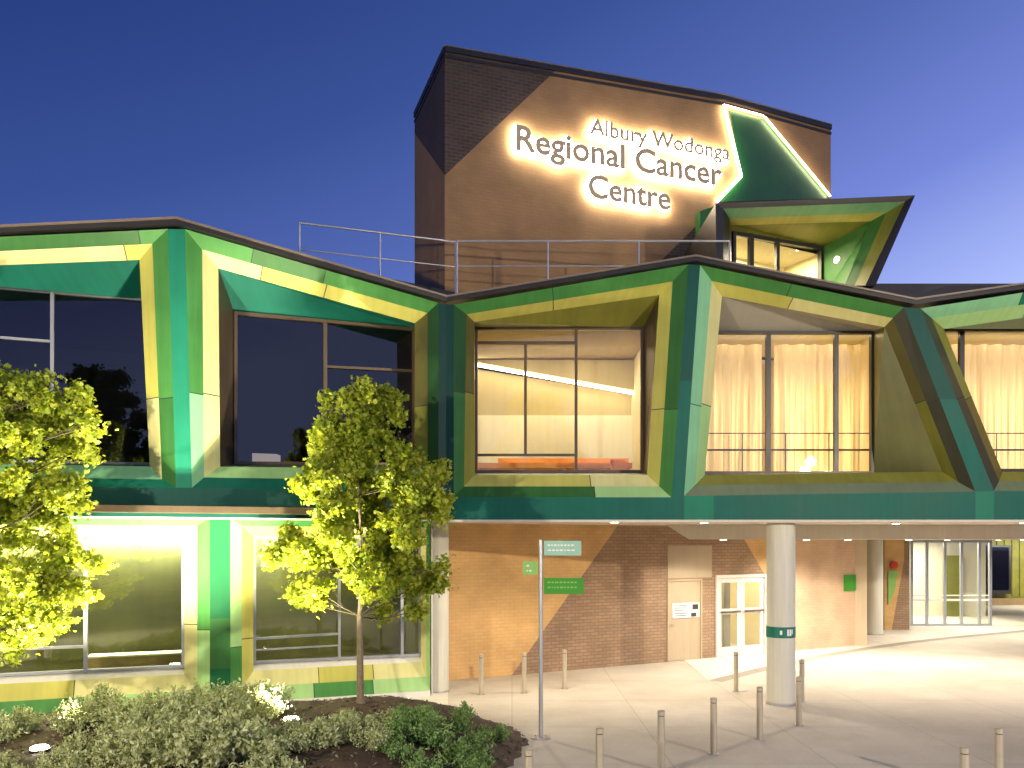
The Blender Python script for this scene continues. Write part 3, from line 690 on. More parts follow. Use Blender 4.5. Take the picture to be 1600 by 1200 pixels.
# soffit lamps nearer the front
for u, v in ((800, 1095), (960, 1085), (1100, 1080), (1400, 1070), (1600, 1075), (1800, 1075)):
    p = G(u, v); m = MB(); m.bar((p.x, p.y, zb-.02), (p.x, p.y, zb-.003), .11, 'white_paint', 24); m.bar((p.x, p.y, zb-.026), (p.x, p.y, zb-.021), .085, 'lamp_glow', 24); m.build('downlight', B)
    light('downlight_lamp', 'SPOT', (p.x, p.y, zb-.05), 330, (1, .86, .66), (p.x, p.y, 0), spot_size=R(150), spot_blend=.9, shadow_soft_size=.08)

# entrance at the far right ------------------------------------------------
YE = 30.0
def fbox(mb, u0, u1, v0, v1, y, d, m):
    a = at(u0, v1, y); b = at(u1, v0, y); mb.box(a.x, b.x, y, y+d, a.z, b.z, m)
en = MB(); a = at(1380, 985, YE); b = at(1421, 845, YE)
x0, x1 = a.x, b.x
en.poly([Vector((x0, YE, 0)), Vector((x0+(x1-x0)*.32, YE, 0)), Vector((x1-.2, YE, 2.6)), Vector((x1-.2, YE, H_)), Vector((x0, YE, H_))], 'brick_orange')
en.poly([Vector((x0+(x1-x0)*.32, YE, 0)), Vector((x1, YE, 0)), Vector((x1, YE, H_)), Vector((x1-.2, YE, H_)), Vector((x1-.2, YE, 2.6))], 'brick_brown')
en.box(x0-.1, x0-.003, YE-.1, YE+1, 0, H_-.01, 'bronze')
en.build('entrance_wall', B)
gg = MB(); xg = [1424, 1448, 1476, 1502, 1530, 1547]; YG = 31.5
sE_ = MB()
for u in xg:
    x = at(u, 845, YG).x; sE_.box(x-.05, x+.05, YG-.05, YG+.05, 0, 3.39, 'alu')
xa, xb = at(xg[0], 845, YG).x, at(xg[-1], 845, YG).x
sE_.box(xa, xb, YG-.04, YG+.04, 3.28, 3.385, 'alu'); sE_.box(xa, xb, YG-.04, YG+.04, .01, .09, 'alu'); sE_.box(xa, xb, YG-.035, YG+.035, .98, 1.06, 'white_paint'); sE_.box(xa, xb, YG-.035, YG+.035, 1.18, 1.22, 'white_paint')
gd = sE_.build('glazed_entrance', B, label='glazed entrance screen with slim metal posts')
g2 = MB(); g2.box(xa, xb, YG-.006, YG+.006, .09, 3.28, 'glass'); g2.build('pane', gd)
ri = MB(); xr0, xr1 = xa-.5, xb+2.2
ri.poly([(xr0, YG+4, 0), (xr1, YG+4, 0), (xr1, YG+4, 3.38), (xr0, YG+4, 3.38)], 'room_white'); ri.poly([(xr0, YG+.1, 0), (xr0, YG+4, 0), (xr0, YG+4, 3.38), (xr0, YG+.1, 3.38)], 'room_white')
ri.poly([(xr0, YG+.1, .02), (xr1, YG+.1, .02), (xr1, YG+4, .02), (xr0, YG+4, .02)], 'room_white')
xo = at(1489, 845, YG+3.8).x
ri.box(xo-.35, xo+.4, YG+3.7, YG+3.95, .03, 2.7, 'olive'); ri.build('room_interior', B)
fw = MB(); YW = 42; xw = at(1545, 845, YW).x
fw.poly([(xw-2, YW, 0), (xw+14, YW, 0), (xw+14, YW, 4.2), (xw-2, YW, 4.2)], 'olive_cladding')
for k in range(40): fw.box(xw-2+k*.4, xw-2+k*.4+.05, YW-.05, YW-.003, .5, 4.0, 'olive_cladding')
fw.box(xw-2, xw+14, YW-.4, YW-.06, 0, .35, 'wood')
fw.build('far_wall', B)
wf = MB(); fbox(wf, 1543, 1580, 852, 928, YW-.3, .12, 'dark_frame'); wfo = wf.build('far_window', B)
wg = MB(); fbox(wg, 1546, 1577, 855, 922, YW-.34, .02, 'dark_glass'); wg.build('pane', wfo)
# green wall sign and red alarm
gs = MB(); p0_, p1_ = wp(1318, 923), wp(1338, 898)
gs.pbox(WP, wt(1318), wt(1336)-.02, wp(1327, 923).z, wp(1327, 898).z, -.05, -.003, 'sign_green'); gs.build('wall_sign', label='bright green square sign on the pale orange wall near the slim white column', cat='sign')
al = MB(); p = at(1398, 883, YE-.12); al.bar(p, p+Vector((0, .1, 0)), .14, 'red_paint', 24); al.bar(p+Vector((0, -.05, 0)), p+Vector((0, -.002, 0)), .05, 'red_paint', 16); al.build('alarm_bell', label='round red alarm bell on the wall beside the glazed entrance', cat='alarm')
gsn = MB(); a = at(1388, 945, YE-.08); b = at(1398, 892, YE-.08)
gsn.prism([a, Vector((b.x, b.y, a.z+.5)), b+Vector((.12, 0, 0)), Vector((a.x, a.y, b.z))], [p+Vector((0, .06, 0)) for p in (a, Vector((b.x, b.y, a.z+.5)), b+Vector((.12, 0, 0)), Vector((a.x, a.y, b.z)))], 'sign_lime')
gsn.build('wall_graphic', label='pale green slanted panel on the wall below the red alarm bell', cat='panel')

# tower --------------------------------------------------------------------
tw = MB(); P = TP.P
def tz(u, z): return TP.Z(u, z)
zbase = 8.0
top_l = P(695, 80); top_r = P(1298, 202)
topz = top_l.z
side = Vector((-TP.d.y, TP.d.x, 0))
sl = 3.15
A0 = P(695, 80); A1 = P(695, 274); A2 = P(868, 118)
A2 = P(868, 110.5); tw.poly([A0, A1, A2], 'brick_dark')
K = [P(1140, 172), P(1159, 275), P(1119, 316)]
tw.poly([A1, P(695, 500), P(1028, 412), P(1113, 328), K[2], K[1], K[0], P(1132, 156), A2], 'brick_tan')
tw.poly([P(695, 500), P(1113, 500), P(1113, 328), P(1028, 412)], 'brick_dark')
tw.poly([P(1132, 156), K[0], P(1194, 187), P(1298, 205), P(1298, 202)], 'brick_tan')
tw.poly([P(1194, 187), P(1296, 310), P(1298, 310), P(1298, 205)], 'brick_tan')
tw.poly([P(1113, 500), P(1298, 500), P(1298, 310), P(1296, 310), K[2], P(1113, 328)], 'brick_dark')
S0 = A0+side*sl; S1 = A1+side*sl
B0 = P(695, 500); BL = B0+side*sl
mid_l = A1+side*sl; mid_l.z = at(648, 208, mid_l.y).z
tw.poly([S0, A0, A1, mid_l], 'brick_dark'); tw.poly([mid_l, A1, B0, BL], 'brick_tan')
Rr = P(1298, 202); Rb = P(1298, 500); RB2 = Rr+side*8; 
tw.poly([Rr, RB2, Rb+side*8, Rb], 'brick_tan'); tw.poly([S0, RB2, Rb+side*8, BL], 'brick_tan'); tw.poly([S0, A0, Rr, RB2], 'roof_grey')
tw.build('tower_wall', B)
cp = MB()
def caps(pts, o):
    for i in range(len(pts)-1):
        a, b = pts[i], pts[i+1]; n_ = (b-a).cross(Vector((0, 0, 1))).normalized()*o
        for z0, z1, w_, m in ((-.02, .10, 1.0, 'black_metal'), (-.16, -.10, .7, 'black_metal'), (.103, .125, 1.25, 'capping')):
            cp.prism([a+n_*w_+Vector((0, 0, z0)), b+n_*w_+Vector((0, 0, z0)), b-n_*.5+Vector((0, 0, z0)), a-n_*.5+Vector((0, 0, z0))], [a+n_*w_+Vector((0, 0, z1)), b+n_*w_+Vector((0, 0, z1)), b-n_*.5+Vector((0, 0, z1)), a-n_*.5+Vector((0, 0, z1))], m)
caps([P(695, 80), P(1132, 156), P(1298, 202)], .05); caps([S0, A0], .03); cp.build('parapet_capping', B)
gp_ = MB()
for a4 in ([P(1140, 172, -.02), P(1194, 187, -.02), P(1296, 310, -.02), K[2]+Vector((.01, -.02, 0)), P(1159, 275, -.02)],): gp_.prism(a4, [p+side*.018 for p in a4], 'dark_green')
gp_.build('accent_panel', B, label='dark green panel outlined with light on the tower')
ls = MB()
def led(a, b, r=.035): ls.bar(P(*a, -.10), P(*b, -.10), r, 'led', 8)
led((1131, 164), (1158, 275)); led((1158, 275), (1120, 315)); led((1131, 164), (1193, 181), .02); led((1195, 183), (1297, 306), .022)
ls.build('light_strip', B, label='glowing strip round the dark green panel on the tower')
# green side panel beside the roof box
gsp = MB(); q4 = [P(1094, 330, -.25), P(1117, 322, -.25), P(1117, 440, -.25), P(1094, 440, -.25)]
gsp.prism(q4, [p+side*.22 for p in q4], 'mid_green'); gsp.build('side_panel', B)

# projecting roof box with lit windows
YH = 18.2
hb = MB()
Ho = [at(1118, 318, YH), at(1430, 305, YH), at(1368, 446, YH), at(1120, 446, YH)]
Hm = [at(1130, 326, YH+.05), at(1414, 315, YH+.05), at(1352, 446, YH+.05), at(1130, 446, YH+.05)]
Hn = [at(1140, 342, YH+.5), at(1385, 332, YH+.5), at(1335, 446, YH+.5), at(1140, 446, YH+.5)]
Hp = [at(1143, 352, YH+.8), at(1360, 346, YH+.8), at(1320, 446, YH+.8), at(1143, 446, YH+.8)]
Hw = [at(1143, 362, 19.2), at(1284, 386, 20.6), at(1284, 470, 20.6), at(1143, 470, 19.2)]
mm = [('black_metal', 'black_metal', None, 'black_metal'), (['mint'], 'bronze', None, 'bronze'), ('pale_green', 'olive', None, 'bronze'), ('olive', 'mid_green', None, 'bronze')]
rings = [Ho, Hm, Hn, Hp]
for r_ in range(3):
    A, C = rings[r_], rings[r_+1]
    for k in (0, 1, 3):
        j = (k+1) % 4; m = {0: {0: 'black_metal', 1: 'black_metal', 3: 'black_metal'}, 1: {0: 'mint', 1: 'olive', 3: 'black_metal'}, 2: {0: 'lime', 1: 'mid_green', 3: 'bronze'}}[r_][k]
        hb.poly([A[k], A[j], C[j], C[k]], m)
# inner: soffit, side wall
hb.poly([Hp[0], Hp[1], at(1284, 386, 20.6), at(1143, 362, 19.2)], 'olive')
hb.poly([Hp[1], Hp[2], at(1284, 470, 20.6), at(1284, 386, 20.6)], 'mid_green')
# outer shell going back to the tower
bk_ = Vector((0, 4.5, 0))
hb.poly([Ho[0], Ho[1], Ho[1]+bk_, Ho[0]+bk_], 'black_metal'); hb.poly([Ho[1], Ho[2], Ho[2]+bk_, Ho[1]+bk_], 'black_metal'); hb.poly([Ho[3], Ho[0], Ho[0]+bk_, Ho[3]+bk_], 'black_metal')
hbo = hb.build('roof_box', B, label='projecting roof box leaning to the right with lit windows')
pl_h = Plane(Hw[0].x, Hw[0].y, math.degrees(math.atan2(Hw[1].y-Hw[0].y, Hw[1].x-Hw[0].x)))
window(hbo, pl_h, Hw, [(1173, 355, 1173, 470, .13), (1214, 360, 1214, 470, .1)], 'dark_frame', 'glass', .09, 0)
T0, T1 = pl_h.t(1143)+.05, pl_h.t(1284)
room(pl_h, T0, T1-.02, 7.9, 10.75, .1, 1.25, ['room_cream', 'room_cream', 'room_white', 'wood'])
sc_ = MB(); p = at(1308, 404, YH+1.0); sc_.bar(p, p+Vector((.03, .15, 0)), .055, 'lamp_glow', 16); sc_.build('wall_light', hbo)
# wall light fixed on the inner cheek

# letters --------------------------------------------------------------------
def text_mesh(s, width, height_scale, font_spacing=1.0):
    cu = bpy.data.curves.new('txt', 'FONT'); cu.body = s; cu.size = 1; cu.space_character = font_spacing; cu.extrude = 0; cu.resolution_u = 4
    o = bpy.data.objects.new('txt', cu); col.objects.link(o); bpy.context.view_layer.update()
    return cu, o
def wall_text(s, u0, vb0, u1, cap_px, name, parent, m='letter_metal', thick=.05, off=-.18, fat=0.0, bold=.024):
    cu, o = text_mesh(s, 1, 1); 
    def cv(cu, o, offset):
        cu.offset = offset; bpy.context.view_layer.update(); dg = bpy.context.evaluated_depsgraph_get()
        me = bpy.data.meshes.new_from_object(o.evaluated_get(dg)); return me
    me0 = cv(cu, o, 0); xs_ = [v.co.x for v in me0.vertices]; w0, w1 = min(xs_), max(xs_)
    t0 = TP.t(u0); t1 = TP.t(u1); zb_ = P(u0, vb0).z; caph = cap_px/F*TP.Y(u0)
    sx = (t1-t0)/(w1-w0); sz = caph/.70
    def make(nm, offset, o_front, thk, mt):
        cu.extrude = .5; me = cv(cu, o, offset)
        for v in me.vertices:
            x = t0+(v.co.x-w0)*sx; zz_ = zb_+v.co.y*sz; k = o_front+(0.5-v.co.z)*thk
            p = TP.T(x, zz_, k); v.co = p-WORLD[parent.name]
        me.materials.clear(); me.materials.append(MATS[mt])
        for p in me.polygons: p.material_index = 0
        ob = bpy.data.objects.new(nm, me); col.objects.link(ob); ob.parent = parent; me.update(); return ob
    l = make('lettering', bold, off, thick, m)
    make('letter_glow', bold+.03, off+thick+.004, .05, 'halo')
    bpy.data.objects.remove(o); bpy.data.curves.remove(cu)
    return l
sg1 = thing('illuminated_sign', TP.P(916, 335), 'large backlit sign of separate letters naming the cancer centre on the brick tower', 'sign')
wall_text('Albury Wodonga', 918, 213.5, 1134, 24, 'a', sg1, bold=.018)
wall_text('Regional Cancer', 804, 238, 1121, 38, 'b', sg1)
wall_text('Centre', 916, 311, 1041, 35, 'c', sg1)

# roof railing --------------------------------------------------------------
def railing(pts, zt, zm, zbm, label, nposts):
    h = MB()
    for i in range(len(pts)-1):
        a, b = pts[i], pts[i+1]
        h.bar((a.x, a.y, zt), (b.x, b.y, zt), .024, 'galv'); h.bar((a.x, a.y, zm), (b.x, b.y, zm), .016, 'galv')
        for k in range(nposts[i]+1):
            p = a.lerp(b, k/nposts[i]); h.bar((p.x, p.y, zbm), (p.x, p.y, zt-.02), .022, 'galv')
    h.build('roof_railing', label=label, cat='railing')
zt = at(465, 348, 16.5).z; zm = zt-.55
Yr = (zt-EYE)*F/(845-378)
railing([at(468, 845, 16.5), at(712, 845, Yr)], zt, zm, 8.2, 'thin metal roof railing running back from the left against the sky', [2])
railing([at(714, 845, Yr-.05), at(1140, 845, Yr-.05)], zt, zm, 8.2, 'thin metal roof railing crossing in front of the brick tower', [3])

# pillar sign band -----------------------------------------------------------
z0, z1 = EYE+(845-997)/F*16.2, EYE+(845-980)/F*16.2
ps = thing('pillar_sign', (pp.x, pp.y, z0), 'teal band with small white marks wrapped round the large round column', 'sign')
m = MB(); m.bar((pp.x, pp.y, z0), (pp.x, pp.y, z1), pr+.008, 'sign_teal', 40); m.build('band', ps)
m = MB()
for a0, a1, h0, h1 in ((-112, -103, .3, .7), (-84, -76, .2, .8), (-74, -66, .2, .8), (-64, -58, .35, .8)):
    for k in range(2):
        b0_, b1_ = R(a0+(a1-a0)*k/2), R(a0+(a1-a0)*(k+1)/2); rr = pr+.012
        m.poly([(pp.x+rr*math.cos(b0_), pp.y+rr*math.sin(b0_), z0+(z1-z0)*h0), (pp.x+rr*math.cos(b1_), pp.y+rr*math.sin(b1_), z0+(z1-z0)*h0),
                (pp.x+rr*math.cos(b1_), pp.y+rr*math.sin(b1_), z0+(z1-z0)*h1), (pp.x+rr*math.cos(b0_), pp.y+rr*math.sin(b0_), z0+(z1-z0)*h1)], 'sign_white')
m.build('marks', ps)

# direction sign --------------------------------------------------------------
p = G(845, 1153); ds = thing('direction_sign', p, 'tall slim signpost with three green finger boards standing by the garden bed', 'signpost')
m = MB(); m.bar((p.x, p.y, .012), (p.x, p.y, EYE+.02), .036, 'galv', 20); m.build('pole', ds)
m = MB(); m.bar((p.x, p.y, 0), (p.x, p.y, .012), .17, 'galv', 24)
for k in range(4): m.bar((p.x+.12*math.cos(k*1.57+.8), p.y+.12*math.sin(k*1.57+.8), .012), (p.x+.12*math.cos(k*1.57+.8), p.y+.12*math.sin(k*1.57+.8), .03), .012, 'steel', 8)
m.build('base_plate', ds)
for u0, u1, v0, v1, mt, lab, dy in ((850, 908, 845, 868, 'sign_mint', 'pale mint board at the top', 0), (817, 840, 877, 898, 'sign_lime', 'short pale lime board pointing left', .0), (850, 912, 903, 928, 'sign_green', 'strong green board', 0)):
    a = at(u0, v1, p.y); b = at(u1, v0, p.y); m = MB(); m.box(a.x, b.x, p.y-.02, p.y+.02, a.z, b.z, mt); bo = m.build('sign_board', ds, label=lab)
    m = MB(); xx = a.x+.06
    for r_ in range(2):
        x_ = xx
        for k in range(20):
            w_ = random.uniform(.02, .06)
            if x_+w_ > b.x-.08: break
            zc_ = b.z-(.075+.085*r_); m.box(x_, x_+w_, p.y-.023, p.y-.0205, zc_-.012, zc_+.012, 'sign_white' if mt != 'sign_green' else 'sign_lime'); x_ += w_+.02
    m.build('lettering', bo)

# bollards -----------------------------------------------------------------------
def bollard_mesh():
    m = MB(); r = .052
    m.bar((0, 0, 0), (0, 0, .012), .085, 'galv', 20); m.bar((0, 0, .012), (0, 0, .80), r, 'steel', 24); m.bar((0, 0, .80), (0, 0, .812), r-.008, 'dark_frame', 24)
    m.bar((0, 0, .812), (0, 0, .875), r, 'steel', 24); m.bar((0, 0, .875), (0, 0, .885), r, 'steel', 24, r-.012); return m
BL_ = [(752, 1022, 'at the foot of the orange wall, nearest the white column'), (819, 1020, 'where the orange wall meets brown brick'), (882, 1015, 'before the brown brick right of the signpost'), (1150, 1018, 'in front of the white double doors'),
       (1253, 1030, 'just behind the right side of the large column'), (1248, 1057, 'just in front of the large column on its right'), (1187, 1073, 'just left of the large column foot'), (1115, 1090, 'second to the left of the large column'),
       (1033, 1110, 'third to the left of the large column'), (937, 1137, 'right of the signpost and cut by the lower edge'), (826, 1170, 'peeping up by the tip of the garden bed'), (1507, 1167, 'the shorter of two at the lower right corner'), (1561, 1137, 'the taller of two at the lower right corner')]
proto = None
for i, (u, vt, lab) in enumerate(BL_):
    Y = (EYE-.885)*F/(vt-HZ); loc = Vector(((u-CX)/F*Y, Y, .0))
    if proto is None:
        proto = bollard_mesh().build('bollard', origin=Vector((0, 0, 0)), cat='bollard'); o = proto
    else:
        o = proto.copy(); col.objects.link(o)
    o.location = loc; o.rotation_euler = (0, 0, i*.7); tag(o, 'brushed steel bollard '+lab, 'bollard', 'steel bollards in the forecourt')

# trees ------------------------------------------------------------------------------
def leaf(mb, c, size, rnd, m, shape='maple', drop=.3):
    a = rnd.uniform(0, 6.283); tilt = rnd.gauss(0, .8); roll = rnd.gauss(0, .8)
    M_ = Matrix.Rotation(a, 3, 'Z') @ Matrix.Rotation(tilt-drop, 3, 'X') @ Matrix.Rotation(roll, 3, 'Y')
    if shape == 'maple': pts = [(0, -.5), (.22, -.32), (.5, -.15), (.3, .05), (.42, .32), (.14, .28), (0, .55), (-.14, .28), (-.42, .32), (-.3, .05), (-.5, -.15), (-.22, -.32)]
    else: pts = [(0, -.5), (.22, -.1), (.16, .25), (0, .5), (-.16, .25), (-.22, -.1)]
    i = len(mb.v); mb.v += [c+M_ @ Vector((x*size, y*size, abs(x)*size*.35)) for x, y in pts]; mb.f.append(list(range(i, i+len(pts)))); mb.m.append(m); mb.sm.append(False)
def tree(name, base, Y, lobes, depth, label, dens, lsize, seed, fork, up_px):
    rnd = random.Random(seed); t = thing('young_tree', base, label, 'tree')
    cen = []
    for (u, v, r) in lobes:
        y = Y+rnd.uniform(-depth, depth)*.8; c = at(u, v, Y); c.y = y; c.x = (u-CX)/F*y; c.z = EYE+(HZ-v)/F*y; cen.append((c, r*y/F))
    cr = MB()
    for c, rr in cen:
        rr *= 1.0; n_ = int(dens*rr*rr*88)
        # sub clumps inside each lobe so that the crown has gaps
        subs = []
        for k in range(max(4, int(13*rr*2))):
            d = Vector((rnd.gauss(0, 1), rnd.gauss(0, 1), rnd.gauss(0, 1))).normalized()*rr*rnd.uniform(.35, .97); d.y *= 1.1; subs.append(c+d)
        for k in range(n_):
            s = rnd.choice(subs); p = s+Vector((rnd.gauss(0, .085), rnd.gauss(0, .085), rnd.gauss(0, .07)))
            leaf(cr, p, lsize*rnd.choice((.45, .6, .8, .9, 1.1))*rnd.uniform(.85, 1.1), rnd, 'leaf')
    cr.build('crown', t)
    tk = MB(); f_ = Vector(fork)
    tk.bar(base, Vector(base)+Vector((0, 0, .12)), .095, 'bark', 12, .066); tk.bar(Vector(base)+Vector((0, 0, .12)), f_, .066, 'bark', 12, .05)
    topc = Vector((f_.x+.03, f_.y, up_px)); k = 5; prev = f_; pts = [f_]
    for i in range(1, k+1):
        q_ = f_.lerp(topc, i/k)+Vector((rnd.uniform(-.05, .05), rnd.uniform(-.05, .05), 0)); tk.bar(prev, q_, .045*(1-(i-1)/k*.8), 'bark', 8, .045*(1-i/k*.8), cap=False); pts.append(q_); prev = q_
    for c, rr in cen:
        s = min(pts, key=lambda p: (p-c+Vector((0, 0, .5))).length)
        m_ = s.lerp(c, .5)+Vector((rnd.uniform(-.08, .08), rnd.uniform(-.08, .08), -.08))
        tk.bar(s, m_, .018, 'twig', 6, .012, cap=False); tk.bar(m_, c, .012, 'twig', 6, .006, cap=False)
        for k2 in range(4):
            d = Vector((rnd.gauss(0, 1), rnd.gauss(0, 1), rnd.gauss(0, 1))).normalized()*rr*.8; tk.bar(c if k2 % 2 else m_, c+d, .007, 'twig', 5, .003, cap=False)
    tk.build('trunk', t); return t
YT = 14.0
lob2 = [(545, 645, 52), (592, 655, 46), (515, 700, 46), (575, 715, 62), (632, 735, 54), (668, 770, 34), (506, 765, 44), (560, 790, 66), (632, 815, 46), (676, 800, 22), (450, 850, 30), (484, 862, 34),
        (468, 925, 24), (500, 925, 26), (538, 870, 42), (580, 915, 34), (622, 895, 36), (664, 905, 30), (648, 955, 15), (432, 868, 20), (600, 850, 46), (525, 835, 44), (592, 958, 15), (685, 735, 16), (690, 885, 12)]
tb = at(563, 1102, YT); tree('young_tree', tb, YT, lob2, .95, 'young tree with yellow green leaves standing in the middle of the picture before the bend', 100, .095, 3, at(562, 962, YT), at(560, 650, YT).z)
Y1 = 12.4
lob1 = [(62, 630, 44), (15, 622, 46), (-45, 630, 60), (112, 655, 34), (128, 700, 24), (60, 705, 64), (-30, 700, 80), (98, 765, 42), (40, 795, 64), (-50, 800, 80), (98, 845, 38), (138, 885, 20),
        (118, 930, 28), (62, 895, 54), (0, 900, 60), (-80, 880, 70), (86, 972, 24), (30, 975, 38), (-30, 985, 40), (20, 1008, 22), (122, 614, 15), (142, 665, 14), (-120, 750, 80), (-130, 860, 60)]
b1x = at(-50, 845, Y1).x
tree('young_tree', Vector((b1x, Y1, bedz(b1x, Y1))), Y1, lob1, 1.0, 'yellow green tree cut off by the left edge of the picture', 100, .092, 5, Vector((b1x, Y1, 2.0)), 5.4)

# shrubs --------------------------------------------------------------------------------
def shrub_proto(seed, m, n=1500, h=.55, r=.42):
    rnd = random.Random(seed); fol = MB(); st = MB()
    tips = []
    for k in range(26):
        a = rnd.uniform(0, 6.28); rr = r*math.sqrt(rnd.random()); tip = Vector((math.cos(a)*rr, math.sin(a)*rr, h*(1-.55*(rr/r)**2)*rnd.uniform(.75, 1.12)))
        st.bar((tip.x*.15, tip.y*.15, 0), tip, .006, 'stem', 5, .002, cap=False); tips.append(tip)
    for k in range(n):
        t = rnd.choice(tips); f = rnd.uniform(.25, 1.02); p = Vector((t.x*.15, t.y*.15, 0)).lerp(t, f)+Vector((rnd.gauss(0, .035), rnd.gauss(0, .035), rnd.gauss(0, .03)))
        leaf(fol, p, rnd.uniform(.04, .08), rnd, m, 'oval', -.6)
    return fol, st
protos = []
for k in range(6):
    silver = k < 3
    fol, st = shrub_proto(20+k, 'shrub_leaf' if silver else 'shrub_leaf_green', 1700 if silver else 1500)
    t = thing('shrub', (0, 0, 0), 'x', 'shrub'); f = fol.build('foliage', t); s = st.build('stems', t); protos.append((t, f, s))
rnd = random.Random(11); used = set()
def place(u, Y, h, silver, lab):
    x = (u-CX)/F*Y
    if not inside(x, Y) or dist(x, Y) < .12: return
    for lu, lY in ((62, 10.9), (455, 12.4), (250, 13.6)):
        if abs(x-(lu-CX)/F*lY) < .42 and -.75 < Y-lY < .35: return
    k = rnd.randrange(3)+(0 if silver else 3); t, f, s = protos[k]
    if k in used:
        t2 = t.copy(); col.objects.link(t2)
        for c in (f, s):
            c2 = c.copy(); col.objects.link(c2); c2.parent = t2
        t = t2
    used.add(k)
    t.location = (x, Y, bedz(x, Y)-.02); t.rotation_euler = (0, 0, rnd.uniform(0, 6.28)); sc_ = h/.55; t.scale = (sc_*rnd.uniform(.95, 1.25), sc_*rnd.uniform(.95, 1.25), sc_)
    tag(t, lab, 'shrub', 'low shrubs in the garden bed')
for Y in (9.9, 10.5, 11.2, 11.8, 12.4, 13.0):
    u = -60
    while u < 470:
        uu = u+rnd.uniform(-15, 15)
        hh = .42+.22*max(0, 1-abs(uu-330)/180)
        if rnd.random() < .05: u += 40; continue
        if not (uu < 110 and Y > 12.1): place(uu, Y+rnd.uniform(-.2, .2), hh*rnd.uniform(.85, 1.1), True, 'silvery green low shrub in the dense mass at the left of the garden bed')
        u += rnd.uniform(48, 70)
for (u, Y, h) in ((520, 11.0, .42), (580, 10.8, .4), (560, 11.6, .35), (480, 10.8, .4), (500, 11.6, .3), (540, 12.6, .28), (600, 12.0, .35)): place(u, Y, h, True, 'small sparse shrub on the dark mulch below the young tree')
for Y in (10.1, 10.7, 11.3, 11.8, 12.4, 12.9):
    u = 620
    while u < 830:
        place(u+rnd.uniform(-12, 12), Y+rnd.uniform(-.15, .15), rnd.uniform(.30, .46)*(1 if Y < 12.2 else .75), False, 'mid green low shrub at the right tip of the garden bed'); u += rnd.uniform(40, 58)

# garden uplights --------------------------------------------------------------------------
def uplight(u, Y, lab, target, pw, size=110):
    x = (u-CX)/F*Y; z = max(bedz(x, Y), 0)-.10
    t = thing('garden_light', (x, Y, z), lab, 'lamp', 'garden uplights')
    m = MB(); m.bar((x, Y, z), (x, Y, z+.16), .10, 'dark_frame', 20, .13); m.build('housing', t)
    m = MB(); m.bar((x, Y, z+.161), (x, Y, z+.19), .12, 'uplight_glow', 20, .10); m.build('lens', t)
    light('uplight_lamp', 'SPOT', (x, Y, z+.25), pw, (1, .90, .62), target, spot_size=R(size), spot_blend=.7, shadow_soft_size=.1)
uplight(62, 10.9, 'round glowing garden light at the lower left under the tree', LP.P(120, 600), 3200)
uplight(455, 12.4, 'round glowing garden light left of the young tree foot', LP.P(310, 480), 4300)
uplight(250, 13.6, 'garden light half hidden behind the silvery shrubs', LP.P(250, 500), 2600, 130)
uplight(-330, 12.2, 'unseen garden light added outside the left of the picture', LP.P(0, 560), 2400)  # extra uplight out of view, added to brighten the left bay

# interior lights -----------------------------------------------------------------------------
def area(loc, target, pw, sx, sy, color=(1, .80, .50)): return light('room_lamp', 'AREA', loc, pw, color, target, shape='RECTANGLE', size=sx, size_y=sy)
cx_ = (rc0+rc1)/2
area((cx_, YF+3.0, zc-.06), (cx_, YF+3.8, 4.6), 120, 3, .6, (1, .84, .55))
for ua, ub in ((1100, 1370), (1460, 1740)):
    xm = (RP.t(ua, 1.6)+RP.t(ub, 1.6))/2; wd = RP.t(ub, 1.6)-RP.t(ua, 1.6)
    area((xm, YF+2.9, 5.7), (xm, YF+1.8, 5.4), 150, wd*.95, 2.6, (1, .80, .52))
    area((xm, YF+1.6, zc-.16), (xm, YF+1.75, 4.6), 22, wd*.95, .15, (1, .78, .46))
hc = pl_h.T((T0+T1)/2, 10.7, .6); area(hc, (hc.x, hc.y, 8), 300, 1.8, .5, (1, .84, .55))
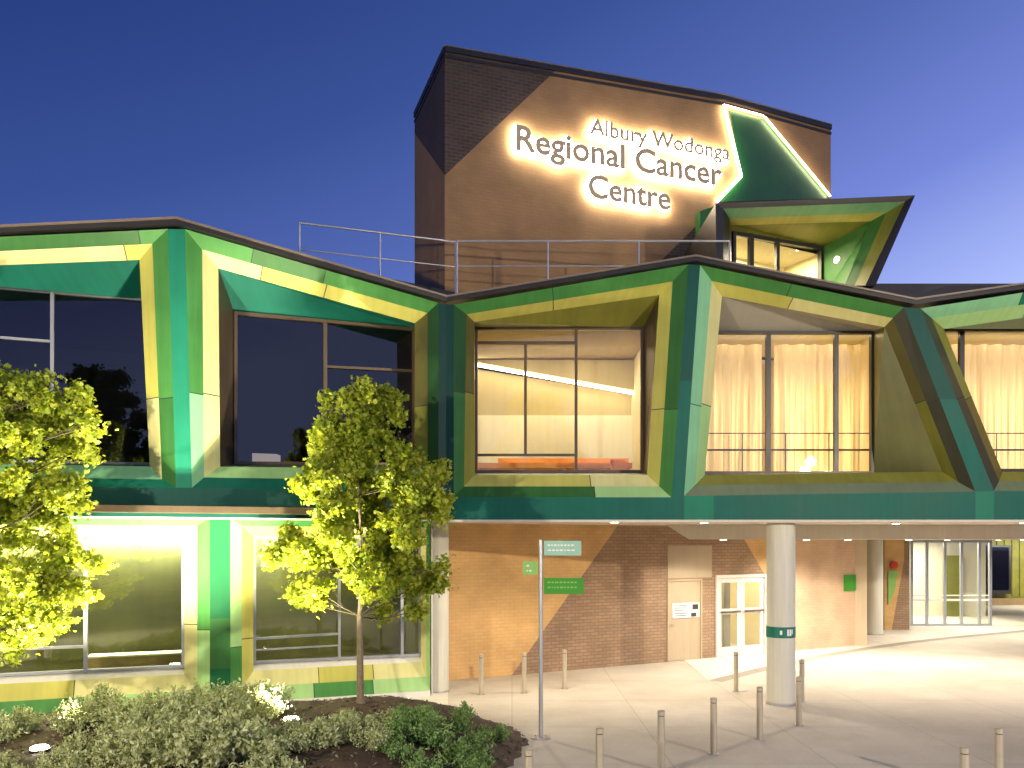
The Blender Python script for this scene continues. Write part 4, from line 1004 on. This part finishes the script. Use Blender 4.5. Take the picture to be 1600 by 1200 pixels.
# ground floor rooms
q1_ = LL.T((tA+tB_)/2+1.5, 3.47, 1.88); light('room_lamp', 'AREA', q1_, 900, (1, .95, .8), LL.T((tA+tB_)/2+1.5, 2.9, 1.99), shape='RECTANGLE', size=8, size_y=.12)  # added strip; its wash on the back wall replaces the lit soffit's reflection
q2_ = LL.T((tC+tD)/2, 3.40, .85); light('room_lamp', 'AREA', q2_, 22, (1, .95, .8), LL.T((tC+tD)/2, 2.4, .5), shape='RECTANGLE', size=2.6, size_y=.1)
q3_ = WP.T(tm, 3.1, 1.2); light('room_lamp', 'AREA', q3_, 120, (1, .9, .7), (q3_.x, q3_.y, 0), shape='RECTANGLE', size=1.2, size_y=1.2)
light('room_lamp', 'AREA', ((xa+xb)/2, YG+2, 3.3), 260, (1, .95, .88), ((xa+xb)/2, YG+2, 0), shape='RECTANGLE', size=2.5, size_y=2.5)
light('room_lamp', 'AREA', (xw+2, YW-3, 3.2), 200, (1, .95, .8), (xw+2, YW, .5), shape='RECTANGLE', size=4, size_y=.5)

# unseen fill lamps on poles, added behind and beside the photographer to light facade ------------------------------
def fill_lamp(x, y, h, lab, pw, target, color=(1, .87, .66)):
    t = thing('fill_lamp', (x, y, 0), lab, 'fill lamp', 'added fill lamps')
    m = MB(); m.bar((x, y, 0), (x, y, h), .07, 'galv', 16, .05); m.build('pole', t)
    m = MB(); m.box(x-.18, x+.18, y-.1, y+.5, h, h+.08, 'galv'); m.build('lamp_head', t)
    m = MB(); m.box(x-.14, x+.14, y+.05, y+.45, h-.02, h-.002, 'lamp_glow'); m.build('lens', t)
    light('fill_lamp_light', 'SPOT', (x, y+.25, h-.06), pw, color, target, spot_size=R(140), spot_blend=.6, shadow_soft_size=.2)
fill_lamp(-9, 0.5, 5.6, 'added fill lamp on a pole beside the photographer to the left', 9500, (-3, 12.5, 0.8))
fill_lamp(13.5, -2, 7, 'tall added fill lamp on a pole behind the photographer to the right', 13000, (6, 16, 2.0))

# park trees behind the photographer: the dark upper windows mirror them
src = [o for o in col.objects if o.name.startswith('young_tree')][0]
for i, (x, y, k) in enumerate(((-30, -16, 2.6), (-22, -22, 3.0), (-13, -18, 2.4), (-38, -8, 2.8), (2, -26, 2.8), (24, -24, 2.9), (34, -14, 2.5))):
    t = src.copy(); col.objects.link(t); t.name = 'park_tree'
    t.location = (x, y, -.3*k); t.scale = (k, k, k); t.rotation_euler = (0, 0, i*1.3)
    for ch in src.children:
        c2 = ch.copy(); col.objects.link(c2); c2.parent = t
    tag(t, 'broad park tree behind the photographer, mirrored darkly in the upper windows', 'tree', 'park trees behind the photographer')
